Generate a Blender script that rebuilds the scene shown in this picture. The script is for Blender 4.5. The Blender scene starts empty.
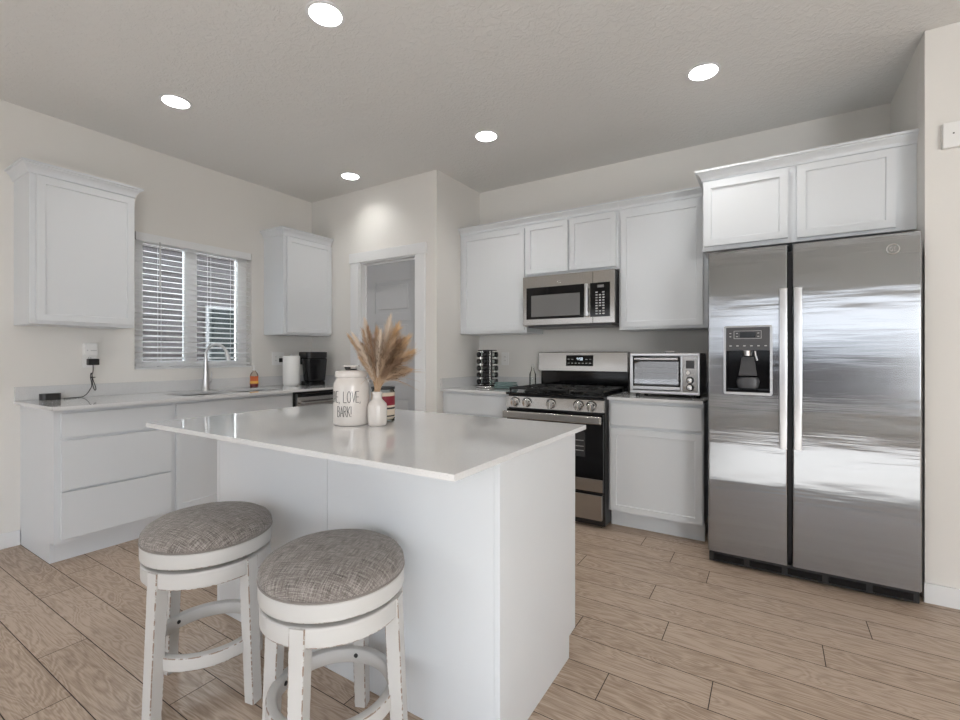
import bpy, bmesh, math, random
from mathutils import Vector, Matrix
random.seed(7)
C = bpy.context.scene
COL = C.collection
PI = math.pi

# ------------------------------------------------------------------ camera
cam_d = bpy.data.cameras.new('camera'); cam = bpy.data.objects.new('camera', cam_d); COL.objects.link(cam)
cam.location = (0, 0, 1.1999); cam.rotation_euler = (PI/2, 0, 0.5611)
cam_d.sensor_width = 36; cam_d.lens = 464.19/960*36; cam_d.shift_y = -4.98/960
cam_d.clip_start = 0.02; C.camera = cam
# ------------------------------------------------------------------ world, sun, added fill lamps, exposure
w = bpy.data.worlds.new('sky'); C.world = w; w.use_nodes = True
bg = w.node_tree.nodes['Background']; bg.inputs[0].default_value = (0.80, 0.88, 1.0, 1); bg.inputs[1].default_value = 6.0
def lamp(name, kind, loc, rot, energy, color=(1, 1, 1), **kw):
    d = bpy.data.lights.new(name, kind); o = bpy.data.objects.new(name, d); COL.objects.link(o)
    o.location = loc; o.rotation_euler = rot; d.energy = energy; d.color = color
    for k, v in kw.items(): setattr(d, k, v)
    return o
def aim(o, direction): o.rotation_euler = Vector(direction).to_track_quat('-Z', 'Y').to_euler()
sun = lamp('sun', 'SUN', (1, -6, 5), (0, 0, 0), 18.0, (1, .985, .96), angle=math.radians(1.2)); aim(sun, (0.03, 0.851, -0.525))
# area lamps added at the unseen rear openings to stand in for daylight
lamp('side_fill_light', 'AREA', (2.95, -2.16, 1.25), (PI/2, 0, 0), 60, (.955, .98, 1), shape='RECTANGLE', size=1.2, size_y=1.5)
lamp('rear_fill_light', 'AREA', (.47, -2.16, 1.72), (PI/2, 0, 0), 3, (.97, .985, 1), shape='RECTANGLE', size=2.4, size_y=.45)
lamp('patio_door_daylight', 'AREA', (-2.3, -2.16, 1.1), (PI/2, 0, 0), 11, (.955, .98, 1), shape='RECTANGLE', size=1.8, size_y=2.0)
kw_ = lamp('blind_fill_light', 'AREA', (-5.7, 2.03, 3.5), (0, 0, 0), 480, (.95, .98, 1), shape='RECTANGLE', size=2.4, size_y=1.6); aim(kw_, (1.6, 0, -1.9))  # lamp added outside above the window, aimed down to brighten the blind slats
C.view_settings.view_transform = 'Standard'; C.view_settings.look = 'None'
C.view_settings.exposure = 0.29; C.view_settings.gamma = 1; C.view_settings.use_curve_mapping = False
C.cycles.use_denoising = True
C.cycles.max_bounces = 10; C.cycles.diffuse_bounces = 6; C.cycles.glossy_bounces = 5; C.cycles.transmission_bounces = 8
C.cycles.sample_clamp_indirect = 6; C.cycles.caustics_reflective = False; C.cycles.caustics_refractive = False

# ------------------------------------------------------------------ measured plan (metres)
XL, XP, XR, XE = -4.033, -2.41, 0.6295, 3.6
YP, YR, YC, YS = 3.1447, 3.828, 3.0636, -2.2
ZC, ZT = 2.7775, 0.911
CANS = [(-3.137, 1.437), (-1.747, 1.437), (-0.322, 2.848), (-1.740, 2.852), (-3.142, 2.854)]

# ------------------------------------------------------------------ materials
MATS = {}
def mat(name, color=(.8, .8, .8), rough=.5, metal=0., **kw):
    m = bpy.data.materials.new(name); m.use_nodes = True; MATS[name] = m
    b = m.node_tree.nodes['Principled BSDF']
    b.inputs['Base Color'].default_value = (*color, 1); b.inputs['Roughness'].default_value = rough; b.inputs['Metallic'].default_value = metal
    for k, v in kw.items(): b.inputs[k.replace('_', ' ')].default_value = v
    return m
def nt(m): return m.node_tree.nodes, m.node_tree.links, m.node_tree.nodes['Principled BSDF']
def noise(m, scale, detail=4, rough=.5, coord='Object', stretch=(1, 1, 1), dist=0.):
    n, l, b = nt(m); tc = n.new('ShaderNodeTexCoord'); mp = n.new('ShaderNodeMapping'); mp.inputs['Scale'].default_value = stretch
    t = n.new('ShaderNodeTexNoise'); t.inputs['Scale'].default_value = scale; t.inputs['Detail'].default_value = detail
    t.inputs['Roughness'].default_value = rough; t.inputs['Distortion'].default_value = dist
    l.new(tc.outputs[coord], mp.inputs[0]); l.new(mp.outputs[0], t.inputs[0]); return t
def ramp(m, src, stops):
    n, l, b = nt(m); r = n.new('ShaderNodeValToRGB'); l.new(src, r.inputs[0])
    els = r.color_ramp.elements
    while len(els) < len(stops): els.new(.5)
    for e, (p, c) in zip(els, stops): e.position = p; e.color = (*c, 1) if len(c) == 3 else c
    return r
def bump(m, src, strength, dist=.01, normal=None):
    n, l, b = nt(m); bp = n.new('ShaderNodeBump'); bp.inputs['Strength'].default_value = strength; bp.inputs['Distance'].default_value = dist
    l.new(src, bp.inputs['Height'])
    if normal is not None: l.new(normal, bp.inputs['Normal'])
    l.new(bp.outputs[0], b.inputs['Normal']); return bp

m = mat('wall_paint', (.755, .74, .71), .9); bump(m, noise(m, 60, 3).outputs[0], .12, .004)
m = mat('ceiling_paint', (.75, .745, .73), .95)
t1 = noise(m, 30, 5, .55, dist=1.0); r = ramp(m, t1.outputs[0], [(.44, (0, 0, 0)), (.60, (1, 1, 1))]); bump(m, r.outputs[0], .40, .004)
m = mat('bounce_rug_pile', (.42, .415, .405), .95); bump(m, noise(m, 400, 2).outputs[0], .4, .003)
mat('trim_white', (.78, .79, .80), .4)
mat('cabinet_white', (.685, .71, .735), .38)
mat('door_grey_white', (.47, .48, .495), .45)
m = mat('quartz', (.78, .78, .775), .07, Coat_Weight=.3, Coat_Roughness=.03)
t = noise(m, 260, 3); r = ramp(m, t.outputs[0], [(.30, (.56, .56, .56)), (.42, (.66, .665, .67)), (.7, (.68, .685, .69))]); m.node_tree.links.new(r.outputs[0], nt(m)[2].inputs['Base Color'])
def steel(name, color, rough, wave=0., aniso=.0):
    m = mat(name, color, rough, 1.0)
    n, l, b = nt(m); b.inputs['Anisotropic'].default_value = .92; b.inputs['Anisotropic Rotation'].default_value = 0.
    tg = n.new('ShaderNodeTangent'); tg.direction_type = 'RADIAL'; tg.axis = 'Z'; l.new(tg.outputs[0], b.inputs['Tangent'])
    if wave:
        v = noise(m, 1.0, 2, .45, stretch=(1.3, 1.3, 7.0)); b1 = bump(m, v.outputs[0], wave, .02)
        v2 = noise(m, 1.0, 3, .6, stretch=(1.6, 1.6, 34.)); bump(m, v2.outputs[0], wave*.35, .01, b1.outputs[0])
    return m
steel('fridge_steel', (.34, .35, .365), .15, .14)
steel('range_steel', (.43, .415, .40), .26, .05)
mat('chrome', (.80, .80, .80), .12, 1.0)
mat('brushed_nickel', (.62, .62, .63), .28, 1.0)
mat('sink_steel', (.45, .45, .46), .35, 1.0)
mat('black_gloss', (.006, .006, .007), .08, Specular_IOR_Level=.28)
mat('black_plastic', (.012, .012, .013), .35)
mat('appliance_gloss', (.010, .010, .011), .07)
mat('cast_iron', (.018, .018, .018), .55)
mat('dark_grey_plastic', (.07, .07, .075), .35)
mat('grey_mesh_glass', (.16, .16, .16), .12)
mat('oven_window', (.035, .035, .037), .08)
mat('white_plastic', (.82, .82, .81), .35)
mat('mark_grey', (.55, .55, .55), .5)
mat('mark_dim', (.22, .22, .22), .5)
m = mat('screen_digits', (.8, .85, .9), .5, Emission_Color=(.8, .9, 1, 1), Emission_Strength=.8)
m = mat('blind_white', (.88, .88, .88), .45); n, l, b = nt(m)
tl = n.new('ShaderNodeBsdfTranslucent'); tl.inputs[0].default_value = (.9, .9, .9, 1); mx = n.new('ShaderNodeMixShader'); mx.inputs[0].default_value = .5
l.new(b.outputs[0], mx.inputs[1]); l.new(tl.outputs[0], mx.inputs[2]); l.new(mx.outputs[0], n['Material Output'].inputs[0])
mat('vinyl_white', (.85, .85, .85), .35)
mat('paper_white', (.85, .85, .84), .95)
m = mat('ceramic_cream', (.74, .70, .665), .25, Coat_Weight=.4)
mat('ink_black', (.03, .03, .03), .6)
mat('teal_cloth', (.15, .225, .225), .95)
mat('red_label', (.24, .012, .03), .5); mat('cream_label', (.70, .60, .48), .6); mat('orange_label', (.62, .13, .03), .5); mat('yellow_label', (.8, .45, .08), .5)
def glass(name, color=(1, 1, 1), rough=0.):
    m = bpy.data.materials.new(name); m.use_nodes = True; MATS[name] = m; n = m.node_tree.nodes; l = m.node_tree.links; n.clear()
    o = n.new('ShaderNodeOutputMaterial'); mx = n.new('ShaderNodeMixShader'); tr = n.new('ShaderNodeBsdfTransparent'); g = n.new('ShaderNodeBsdfGlossy')
    fr = n.new('ShaderNodeFresnel'); fr.inputs[0].default_value = 1.45; tr.inputs[0].default_value = (*color, 1); g.inputs['Roughness'].default_value = .02
    l.new(fr.outputs[0], mx.inputs[0]); l.new(tr.outputs[0], mx.inputs[1]); l.new(g.outputs[0], mx.inputs[2]); l.new(mx.outputs[0], o.inputs[0]); return m
glass('pane_glass', (.92, .94, .94)); glass('clear_glass', (.86, .90, .89)); glass('amber_soap', (.92, .86, .80)); glass('oven_glass', (.62, .62, .64)); MATS['oven_glass'].node_tree.nodes['Fresnel'].inputs[0].default_value = 2.6
glass('bottle_glass', (.96, .98, .97))
m = mat('lens_glow', (1, 1, 1), .5, Emission_Color=(1, .97, .92, 1), Emission_Strength=5.0)
# seat fabric: cross-woven grey-taupe threads
m = mat('tweed', (.3, .27, .25), .95, Sheen_Weight=.2)
n, l, b = nt(m)
fa = n.new('ShaderNodeAttribute'); fa.attribute_name = 'fabric'
def thread(sx, sy, detail):
    mp = n.new('ShaderNodeMapping'); mp.inputs['Scale'].default_value = (sx, sy, 1); l.new(fa.outputs['Vector'], mp.inputs[0])
    t = n.new('ShaderNodeTexNoise'); t.inputs['Scale'].default_value = 1; t.inputs['Detail'].default_value = detail; t.inputs['Roughness'].default_value = .7; l.new(mp.outputs[0], t.inputs[0]); return t
a1 = thread(18, 330, 3); a2 = thread(330, 18, 3); a3 = thread(260, 260, 2)
ad = n.new('ShaderNodeMath'); ad.operation = 'ADD'; l.new(a1.outputs[0], ad.inputs[0]); l.new(a2.outputs[0], ad.inputs[1])
ad2 = n.new('ShaderNodeMath'); ad2.operation = 'MULTIPLY_ADD'; l.new(a3.outputs[0], ad2.inputs[0]); ad2.inputs[1].default_value = .45; l.new(ad.outputs[0], ad2.inputs[2])
r = ramp(m, ad2.outputs[0], [(.0, (.03, .025, .022)), (.0, (0, 0, 0)), (1., (1, 1, 1))])
mr = n.new('ShaderNodeMapRange'); mr.inputs[1].default_value = .85; mr.inputs[2].default_value = 1.6; l.new(ad2.outputs[0], mr.inputs[0])
r = ramp(m, mr.outputs[0], [(.05, (.055, .046, .042)), (.40, (.17, .148, .134)), (.75, (.38, .345, .32))])
l.new(r.outputs[0], b.inputs['Base Color']); bump(m, mr.outputs[0], .5, .003)
# distressed white paint: brown worn through in dashes along the arrises (mesh attribute 'wear' marks the arrises)
m = mat('distressed_white', (.8, .79, .77), .5)
n, l, b = nt(m); at = n.new('ShaderNodeAttribute'); at.attribute_name = 'wear'; nz = noise(m, 55, 3, .65)
ad = n.new('ShaderNodeMath'); ad.operation = 'MULTIPLY'; l.new(nz.outputs[0], ad.inputs[0]); l.new(at.outputs['Fac'], ad.inputs[1])
r = ramp(m, ad.outputs[0], [(.44, (.55, .54, .525)), (.50, (.27, .20, .155))]); l.new(r.outputs[0], b.inputs['Base Color'])
# floor boards: limed oak
m = mat('oak_boards', (.4, .3, .22), .42)
n, l, b = nt(m); at = n.new('ShaderNodeAttribute'); at.attribute_name = 'board'; tc = n.new('ShaderNodeTexCoord')
sc = n.new('ShaderNodeVectorMath'); sc.operation = 'SCALE'; sc.inputs[3].default_value = 17.; l.new(at.outputs['Vector'], sc.inputs[0])
av = n.new('ShaderNodeVectorMath'); av.operation = 'ADD'; l.new(tc.outputs['Object'], av.inputs[0]); l.new(sc.outputs[0], av.inputs[1])
mp = n.new('ShaderNodeMapping'); mp.inputs['Scale'].default_value = (1.6, 9., 1.); l.new(av.outputs[0], mp.inputs[0])
g1 = n.new('ShaderNodeTexNoise'); g1.inputs['Scale'].default_value = 1.3; g1.inputs['Detail'].default_value = 2.; g1.inputs['Distortion'].default_value = .9; l.new(mp.outputs[0], g1.inputs[0])
mm = n.new('ShaderNodeMath'); mm.operation = 'MULTIPLY'; mm.inputs[1].default_value = 26.; l.new(g1.outputs[0], mm.inputs[0])
fr = n.new('ShaderNodeMath'); fr.operation = 'PINGPONG'; fr.inputs[1].default_value = 1.; l.new(mm.outputs[0], fr.inputs[0])
mp2 = n.new('ShaderNodeMapping'); mp2.inputs['Scale'].default_value = (14., 240., 1.); l.new(av.outputs[0], mp2.inputs[0])
g2 = n.new('ShaderNodeTexNoise'); g2.inputs['Scale'].default_value = 1.; g2.inputs['Detail'].default_value = 3.; l.new(mp2.outputs[0], g2.inputs[0])
sm = n.new('ShaderNodeMath'); sm.operation = 'MULTIPLY_ADD'; l.new(fr.outputs[0], sm.inputs[0]); sm.inputs[1].default_value = .34; l.new(g2.outputs[0], sm.inputs[2])
sep = n.new('ShaderNodeSeparateXYZ'); l.new(at.outputs['Vector'], sep.inputs[0])
s2 = n.new('ShaderNodeMath'); s2.operation = 'MULTIPLY_ADD'; l.new(sep.outputs[2], s2.inputs[0]); s2.inputs[1].default_value = .16; l.new(sm.outputs[0], s2.inputs[2])
r = ramp(m, s2.outputs[0], [(.28, (.235, .163, .113)), (.62, (.37, .277, .205)), (.92, (.50, .395, .312))]); l.new(r.outputs[0], b.inputs['Base Color'])
bump(m, sm.outputs[0], .06, .002)
mat('board_gap', (.035, .022, .016), .8)
# outside
m = mat('house_siding', (.036, .028, .026), .8)
mat('stucco', (.40, .39, .38), .9); mat('outside_ground', (.3, .28, .25), .9); mat('dark_pane', (.018, .021, .020), .7, Specular_IOR_Level=.05); mat('frame_dull', (.16, .155, .15), .7)
# dried grasses
mat('plume_tan', (.56, .40, .27), .95); mat('plume_cream', (.74, .63, .52), .95); mat('plume_brown', (.36, .23, .145), .95); mat('plume_gold', (.66, .46, .27), .95); mat('stem_tan', (.42, .27, .15), .8)

# ------------------------------------------------------------------ mesh helpers
class MB:
    def __init__(s): s.bm = bmesh.new(); s.bev = False
    def box(s, x0, x1, y0, y1, z0, z1, bev=0., seg=2):
        vs = [s.bm.verts.new((x, y, z)) for x in (x0, x1) for y in (y0, y1) for z in (z0, z1)]
        q = [(0, 1, 3, 2), (4, 6, 7, 5), (0, 4, 5, 1), (2, 3, 7, 6), (0, 2, 6, 4), (1, 5, 7, 3)]
        fs = [s.bm.faces.new([vs[i] for i in f]) for f in q]
        if bev: s.bevel(fs, bev, seg)
        return s
    def bevel(s, fs, bev, seg=2):
        s.bev = True
        es = list({e for f in fs for e in f.edges}); bmesh.ops.bevel(s.bm, geom=es, offset=bev, segments=seg, profile=.5, affect='EDGES', clamp_overlap=True)
    def hexa(s, bottom, top, bev=0., seg=2):
        b = [s.bm.verts.new(p) for p in bottom]; t = [s.bm.verts.new(p) for p in top]; k = len(b)
        fs = [s.bm.faces.new(b[::-1]), s.bm.faces.new(t)] + [s.bm.faces.new((b[i], b[(i+1) % k], t[(i+1) % k], t[i])) for i in range(k)]
        if bev: s.bevel(fs, bev, seg)
        return s
    def prism(s, pts, fn, a, b, bev=0.):          # pts 2-D outline, fn(u,v,w) -> xyz
        return s.hexa([fn(u, v, a) for u, v in pts], [fn(u, v, b) for u, v in pts], bev)
    def tube(s, pts, r, n=8, closed=False, cap=True):
        pts = [Vector(p) for p in pts]; k = len(pts); rings = []; up = None
        for i, p in enumerate(pts):
            a = pts[(i-1) % k] if (closed or i) else p; c = pts[(i+1) % k] if (closed or i < k-1) else p
            d = (c-a).normalized()
            if up is None:
                up = Vector((0, 0, 1)) if abs(d.z) < .9 else Vector((1, 0, 0))
            u = d.cross(up)
            if u.length < 1e-5: u = d.orthogonal()
            u.normalize(); v = u.cross(d).normalized(); up = v
            rr = r[i] if isinstance(r, (list, tuple)) else r
            rings.append([s.bm.verts.new(p + (u*math.cos(2*PI*j/n) + v*math.sin(2*PI*j/n))*rr) for j in range(n)])
        for i in range(k if closed else k-1):
            A, B = rings[i], rings[(i+1) % k]
            for j in range(n): s.bm.faces.new((A[j], A[(j+1) % n], B[(j+1) % n], B[j]))
        if cap and not closed:
            s.bm.faces.new(rings[0][::-1]); s.bm.faces.new(rings[-1])
        return s
    def lathe(s, prof, cx=0, cy=0, n=32, cap=True, axis='z', o=(0, 0, 0)):
        rings = []
        for r, z in prof:
            ring = []
            for j in range(n):
                a = 2*PI*j/n; u, v = r*math.cos(a), r*math.sin(a)
                p = (cx+u, cy+v, z) if axis == 'z' else ((o[0]+u, o[1]+z, o[2]+v) if axis == 'y' else (o[0]+z, o[1]+u, o[2]+v))
                ring.append(s.bm.verts.new(p))
            rings.append(ring)
        for A, B in zip(rings, rings[1:]):
            for j in range(n): s.bm.faces.new((A[j], A[(j+1) % n], B[(j+1) % n], B[j]))
        if cap:
            if prof[0][0] > 1e-6: s.bm.faces.new(rings[0][::-1])
            if prof[-1][0] > 1e-6: s.bm.faces.new(rings[-1])
        return s
    def cyl(s, cx, cy, z0, z1, r, n=24, bev=0.):
        if bev: return s.lathe([(r-bev, z0), (r, z0+bev), (r, z1-bev), (r-bev, z1)], cx, cy, n)
        return s.lathe([(r, z0), (r, z1)], cx, cy, n)
    def ycyl(s, x, z, y0, y1, r, n=20, r2=None): return s.lathe([(r, y0), (r if r2 is None else r2, y1)], axis='y', o=(x, 0, z), n=n)
    def slab(s, outer, holes, z0, z1):
        edges = []
        for loop in [outer]+holes:
            vs = [s.bm.verts.new((x, y, z1)) for x, y in loop]
            edges += [s.bm.edges.new((vs[i], vs[(i+1) % len(vs)])) for i in range(len(vs))]
        fs = [g for g in bmesh.ops.triangle_fill(s.bm, use_beauty=True, use_dissolve=False, edges=edges)['geom'] if isinstance(g, bmesh.types.BMFace)]
        r = bmesh.ops.extrude_face_region(s.bm, geom=fs)
        bmesh.ops.translate(s.bm, vec=(0, 0, z0-z1), verts=[v for v in r['geom'] if isinstance(v, bmesh.types.BMVert)])
        return s
    def panel(s, x0, x1, z0, z1, yf, th=.019, fw=.057, dep=.008):    # shaker door or drawer front looking to -y
        vs = {}
        s.box(x0, x1, yf, yf+th, z0, z1); s.bm.faces.ensure_lookup_table()
        f = [g for g in s.bm.faces[-6:] if all(abs(v.co.y-yf) < 1e-6 for v in g.verts)][0]
        allf = list(s.bm.faces[-6:])
        s.bm.normal_update()
        if fw:
            bmesh.ops.inset_individual(s.bm, faces=[f], thickness=fw, depth=0)
            bmesh.ops.inset_individual(s.bm, faces=[f], thickness=.004, depth=0)
            n0 = f.normal.copy(); f.normal_update(); d = -dep if f.normal.y < 0 else -dep
            for v in f.verts: v.co.y += dep
        return s
    def done(s, name, material, parent=None, loc=None, smooth=40):
        bmesh.ops.recalc_face_normals(s.bm, faces=s.bm.faces)
        me = bpy.data.meshes.new(name); s.bm.to_mesh(me); s.bm.free()
        for p in me.polygons: p.use_smooth = True
        me.set_sharp_from_angle(angle=math.radians(smooth))
        me.materials.append(MATS[material] if isinstance(material, str) else material)
        o = bpy.data.objects.new(name, me); COL.objects.link(o)
        if s.bev: wn = o.modifiers.new('flat_faces', 'WEIGHTED_NORMAL'); wn.keep_sharp = True; wn.weight = 100
        if parent is not None: o.parent = parent
        if loc is not None: o.location = loc
        return o
def tag(o, label, cat, group=None):
    o['label'] = label; o['category'] = cat
    if group: o['group'] = group
    return o
def thing(name, label, cat, loc, rz=0., group=None):
    o = bpy.data.objects.new(name, None); COL.objects.link(o); o.location = loc; o.rotation_euler = (0, 0, rz); o.empty_display_size = .1
    return tag(o, label, cat, group)
def struct(o): o['kind'] = 'structure'; return o
def rect(x0, x1, y0, y1): return [(x0, y0), (x1, y0), (x1, y1), (x0, y1)]
def circ(cx, cy, r, n=40): return [(cx+r*math.cos(2*PI*i/n), cy+r*math.sin(2*PI*i/n)) for i in range(n)]
def rrect(x0, x1, y0, y1, r, n=6):
    out = []
    for cx, cy, a0 in ((x1-r, y1-r, 0), (x0+r, y1-r, PI/2), (x0+r, y0+r, PI), (x1-r, y0+r, 1.5*PI)):
        out += [(cx+r*math.cos(a0+PI/2*i/n), cy+r*math.sin(a0+PI/2*i/n)) for i in range(n+1)]
    return out
FR = lambda u, v, w_: (u, w_, v)       # outline in x-z, extruded along y

# ================================================================== SETTING
# floor: boards 0.16 m wide running along x, with the joints the photo shows
fb = bmesh.new(); lay = fb.loops.layers.float_vector.new('board')
known = {-2: -2.454, -1: -1.748, 0: -1.957, 4: -.52, 5: -.183, 6: -.734, 7: -.392, 8: .177, 9: -.511, 10: .36, 11: -.292, 12: -.5}
PW, PL, g = .16, 1.3, .0016
for k in range(-20, 19):
    y0, y1 = .94+k*PW+g, .94+(k+1)*PW-g
    x = known.get(k, random.uniform(-1, .3)); x -= PL*math.ceil((x-XL)/PL)
    while x < XE:
        a, c = max(x, XL)+g, min(x+PL, XE)-g
        ya, yc = max(y0, YS), min(y1, YR)
        if c-a > .01 and yc-ya > .005:
            f = fb.faces.new([fb.verts.new(p) for p in ((a, ya, 0), (c, ya, 0), (c, yc, 0), (a, yc, 0))])
            rv = (random.random(), random.random(), random.random())
            for lp in f.loops: lp[lay] = rv
        x += PL
fm = bpy.data.meshes.new('floor'); fb.to_mesh(fm); fb.free(); fm.materials.append(MATS['oak_boards'])
floor = struct(bpy.data.objects.new('floor', fm)); COL.objects.link(floor)
MB().box(XL, XE, YS, YR, -.06, -.0015).done('board_gaps', 'board_gap', floor)
# ceiling with round holes for the recessed lights
struct(MB().slab(rect(XL-.15, XE+.15, YS-.15, YR+.15), [circ(x, y, .0745) for x, y in CANS], ZC, ZC+.14).done('ceiling', 'ceiling_paint'))
WY0, WY1, WZ0, WZ1 = 1.565, 2.487, 1.092, 2.127
wl = MB()
wl.box(XL-.15, XL, YS, WY0, 0, ZC).box(XL-.15, XL, WY1, YP+.12, 0, ZC).box(XL-.15, XL, WY0, WY1, 0, WZ0).box(XL-.15, XL, WY0, WY1, WZ1, ZC)
struct(wl.done('wall_left', 'wall_paint'))
DX0, DX1, DZ = -3.344, -2.627, 2.09
wp = MB().box(XL, DX0, YP, YP+.12, 0, ZC).box(DX1, XP, YP, YP+.12, 0, ZC).box(DX0, DX1, YP, YP+.12, DZ, ZC)
struct(wp.done('wall_pantry', 'wall_paint'))
struct(MB().box(XP-.12, XP, YP+.12, YR, 0, ZC).done('wall_pantry_side', 'wall_paint'))
struct(MB().box(XL-.15, XR+.12, YR, YR+.12, 0, ZC).done('wall_back', 'wall_paint'))
struct(MB().box(XR, XR+.12, YC+.12, YR, 0, ZC).done('wall_fridge_side', 'wall_paint'))
struct(MB().box(XR, XE, YC, YC+.12, 0, ZC, .004).done('wall_right', 'wall_paint'))
struct(MB().box(XE, XE+.12, YS, YC+.12, 0, ZC).done('wall_east', 'wall_paint'))
wr = MB()                                                   # unseen rear wall behind the viewer, its openings added to supply daylight
R0, R1, R2, R3 = -3.25, -1.35, -.8, 1.75
wr.box(XL-.15, R0, YS-.12, YS, 0, ZC).box(R0, R1, YS-.12, YS, 2.12, ZC).box(R1, R2, YS-.12, YS, 0, ZC).box(R2, R3, YS-.12, YS, 0, .42).box(R2, R3, YS-.12, YS, 2.0, ZC).box(R3, 2.35, YS-.12, YS, 0, ZC).box(2.35, 3.55, YS-.12, YS, 0, .5).box(2.35, 3.55, YS-.12, YS, 2.0, ZC).box(3.55, XE+.12, YS-.12, YS, 0, ZC)
struct(wr.done('wall_rear', 'wall_paint'))
# frames of the unseen rear openings, placed and sized for the light they admit
fr = MB()
for a, c in ((R2, R2+.05), (R3-.05, R3)): fr.box(a, c, YS-.09, YS-.03, .42, 2.0)
fr.box(R2, R3, YS-.09, YS-.03, .42, .47).box(R2, R3, YS-.09, YS-.03, 1.95, 2.0)
struct(fr.done('window_2', 'vinyl_white'))
fr = MB().box(2.35, 3.55, YS-.09, YS-.03, .5, .55).box(2.35, 3.55, YS-.09, YS-.03, 1.95, 2.0)
for a in (2.35, 2.92, 3.5): fr.box(a, a+.05, YS-.09, YS-.03, .55, 1.95)
struct(fr.done('window_3_added', 'vinyl_white'))  # unseen window added to bring more light onto the right-hand wall
fr = MB()
for a, c in ((R0, R0+.08), (R1-.08, R1), (-2.35, -2.25)): fr.box(a, c, YS-.09, YS-.03, 0, 2.12)
fr.box(R0, R1, YS-.09, YS-.03, 0, .06).box(R0, R1, YS-.09, YS-.03, 2.04, 2.12)
struct(fr.done('door_2', 'vinyl_white'))
struct(MB().box(-3.8, -.75, YS-3.2, YS-.13, 2.3, 2.4).done('sun_blocker_slab', 'trim_white'))  # unseen slab added to keep direct sun out of the glazed door
struct(MB().box(-9, 9, -12, YS-.125, -.4, -.3).done('ground_rear', 'outside_ground'))
struct(MB().box(-9, 9, -6.1, -6.0, -.3, 1.12).done('fence_for_reflection', 'house_siding'))  # unseen fence added to darken the lower band reflected in the refrigerator
struct(MB().box(-9, 9, -9.2, -9.0, -.3, 3.9).done('sky_blocker_wall', 'stucco'))  # unseen wall added to block bright sky from the refrigerator reflection
# baseboards
def base(name, x0, x1, y0, y1): struct(MB().box(x0, x1, y0, y1, 0, .095, .003).done(name, 'trim_white'))
base('baseboard_left', XL, XL+.013, YS, .938); base('baseboard_right', XR-.004, XE, YC-.013, YC)
base('baseboard_pantry', -2.52, XP, YP-.013, YP); base('baseboard_east', XE-.013, XE, YS, YC-.013)
base('baseboard_rear', R1, XE-.013, YS, YS+.013)
# pantry door: casing, jamb, five-panel leaf
tr = MB()
tr.box(-3.443, DX0+.012, YP-.018, YP, 0, DZ, .002).box(DX1-.012, -2.528, YP-.018, YP, 0, DZ, .002)
tr.box(-3.455, -2.512, YP-.024, YP, DZ-.012, 2.172, .003)
struct(tr.done('trim_1', 'trim_white'))
jb = MB(); jb.box(DX0, DX0+.02, YP, YP+.12, 0, DZ).box(DX1-.02, DX1, YP, YP+.12, 0, DZ).box(DX0+.02, DX1-.02, YP, YP+.12, DZ-.02, DZ)
jb.box(DX0+.02, DX0+.032, YP+.062, YP+.075, 0, DZ-.02).box(DX1-.032, DX1-.02, YP+.062, YP+.075, 0, DZ-.02).box(DX0+.032, DX1-.032, YP+.062, YP+.075, DZ-.032, DZ-.02)
struct(jb.done('trim_2', 'trim_white'))
dr = MB(); a, c, yf = DX0+.022, DX1-.022, YP+.076
dr.box(a, c, yf+.008, yf+.035, .008, DZ-.022)
zz = [.21, .555, .90, 1.245, 1.59]
dr.box(a, a+.115, yf, yf+.01, .008, DZ-.022, .0015).box(c-.115, c, yf, yf+.01, .008, DZ-.022, .0015)
edges = [.008] + [z for q in zz for z in (q, q+.27)] + [DZ-.022]
edges[-2] = 1.885
for i in range(0, len(edges), 2): dr.box(a+.115, c-.115, yf, yf+.01, edges[i], edges[i+1], .0015)
for i in range(1, len(edges)-1, 2): dr.box(a+.150, c-.150, yf+.002, yf+.012, edges[i]+.035, edges[i+1]-.035, .006, 1)
dob = struct(dr.done('door_1', 'door_grey_white'))
MB().lathe([(.027, 0), (.027, -.006), (.011, -.012), (.011, -.035), (.026, -.045), (.028, -.058), (.018, -.068), (.0, -.069)], axis='y', o=(DX0+.085, yf, .95), n=24).done('door_knob', 'brushed_nickel', dob)
# window: white vinyl slider set back in the wall
FX = XL-.13
wf = MB()
wf.box(FX, FX+.05, WY0, WY0+.085, WZ0, WZ1, .003).box(FX, FX+.05, WY1-.085, WY1, WZ0, WZ1, .003).box(FX, FX+.05, WY0+.085, WY1-.085, WZ0, WZ0+.06, .003).box(FX, FX+.05, WY0+.085, WY1-.085, WZ1-.06, WZ1, .003)
wf.box(FX, FX+.045, 1.957, 2.052, WZ0+.06, WZ1-.06, .003)
win = struct(wf.done('window_1', 'vinyl_white'))
MB().box(FX+.018, FX+.024, WY0+.085, WY1-.085, WZ0+.06, WZ1-.06).done('window_pane', 'pane_glass', win)
MB().lathe([(.0, 0), (.055, .0), (.05, .03), (.02, .042), (0, .043)], 0, 0, 24).done('window_latch', 'vinyl_white', win, (FX+.05, 1.80, WZ0+.002))
struct(MB().box(XL-.08, XL+.006, WY0+.001, WY1-.001, WZ0-.001, WZ0+.012, .003).done('window_sill', 'trim_white'))
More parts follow.
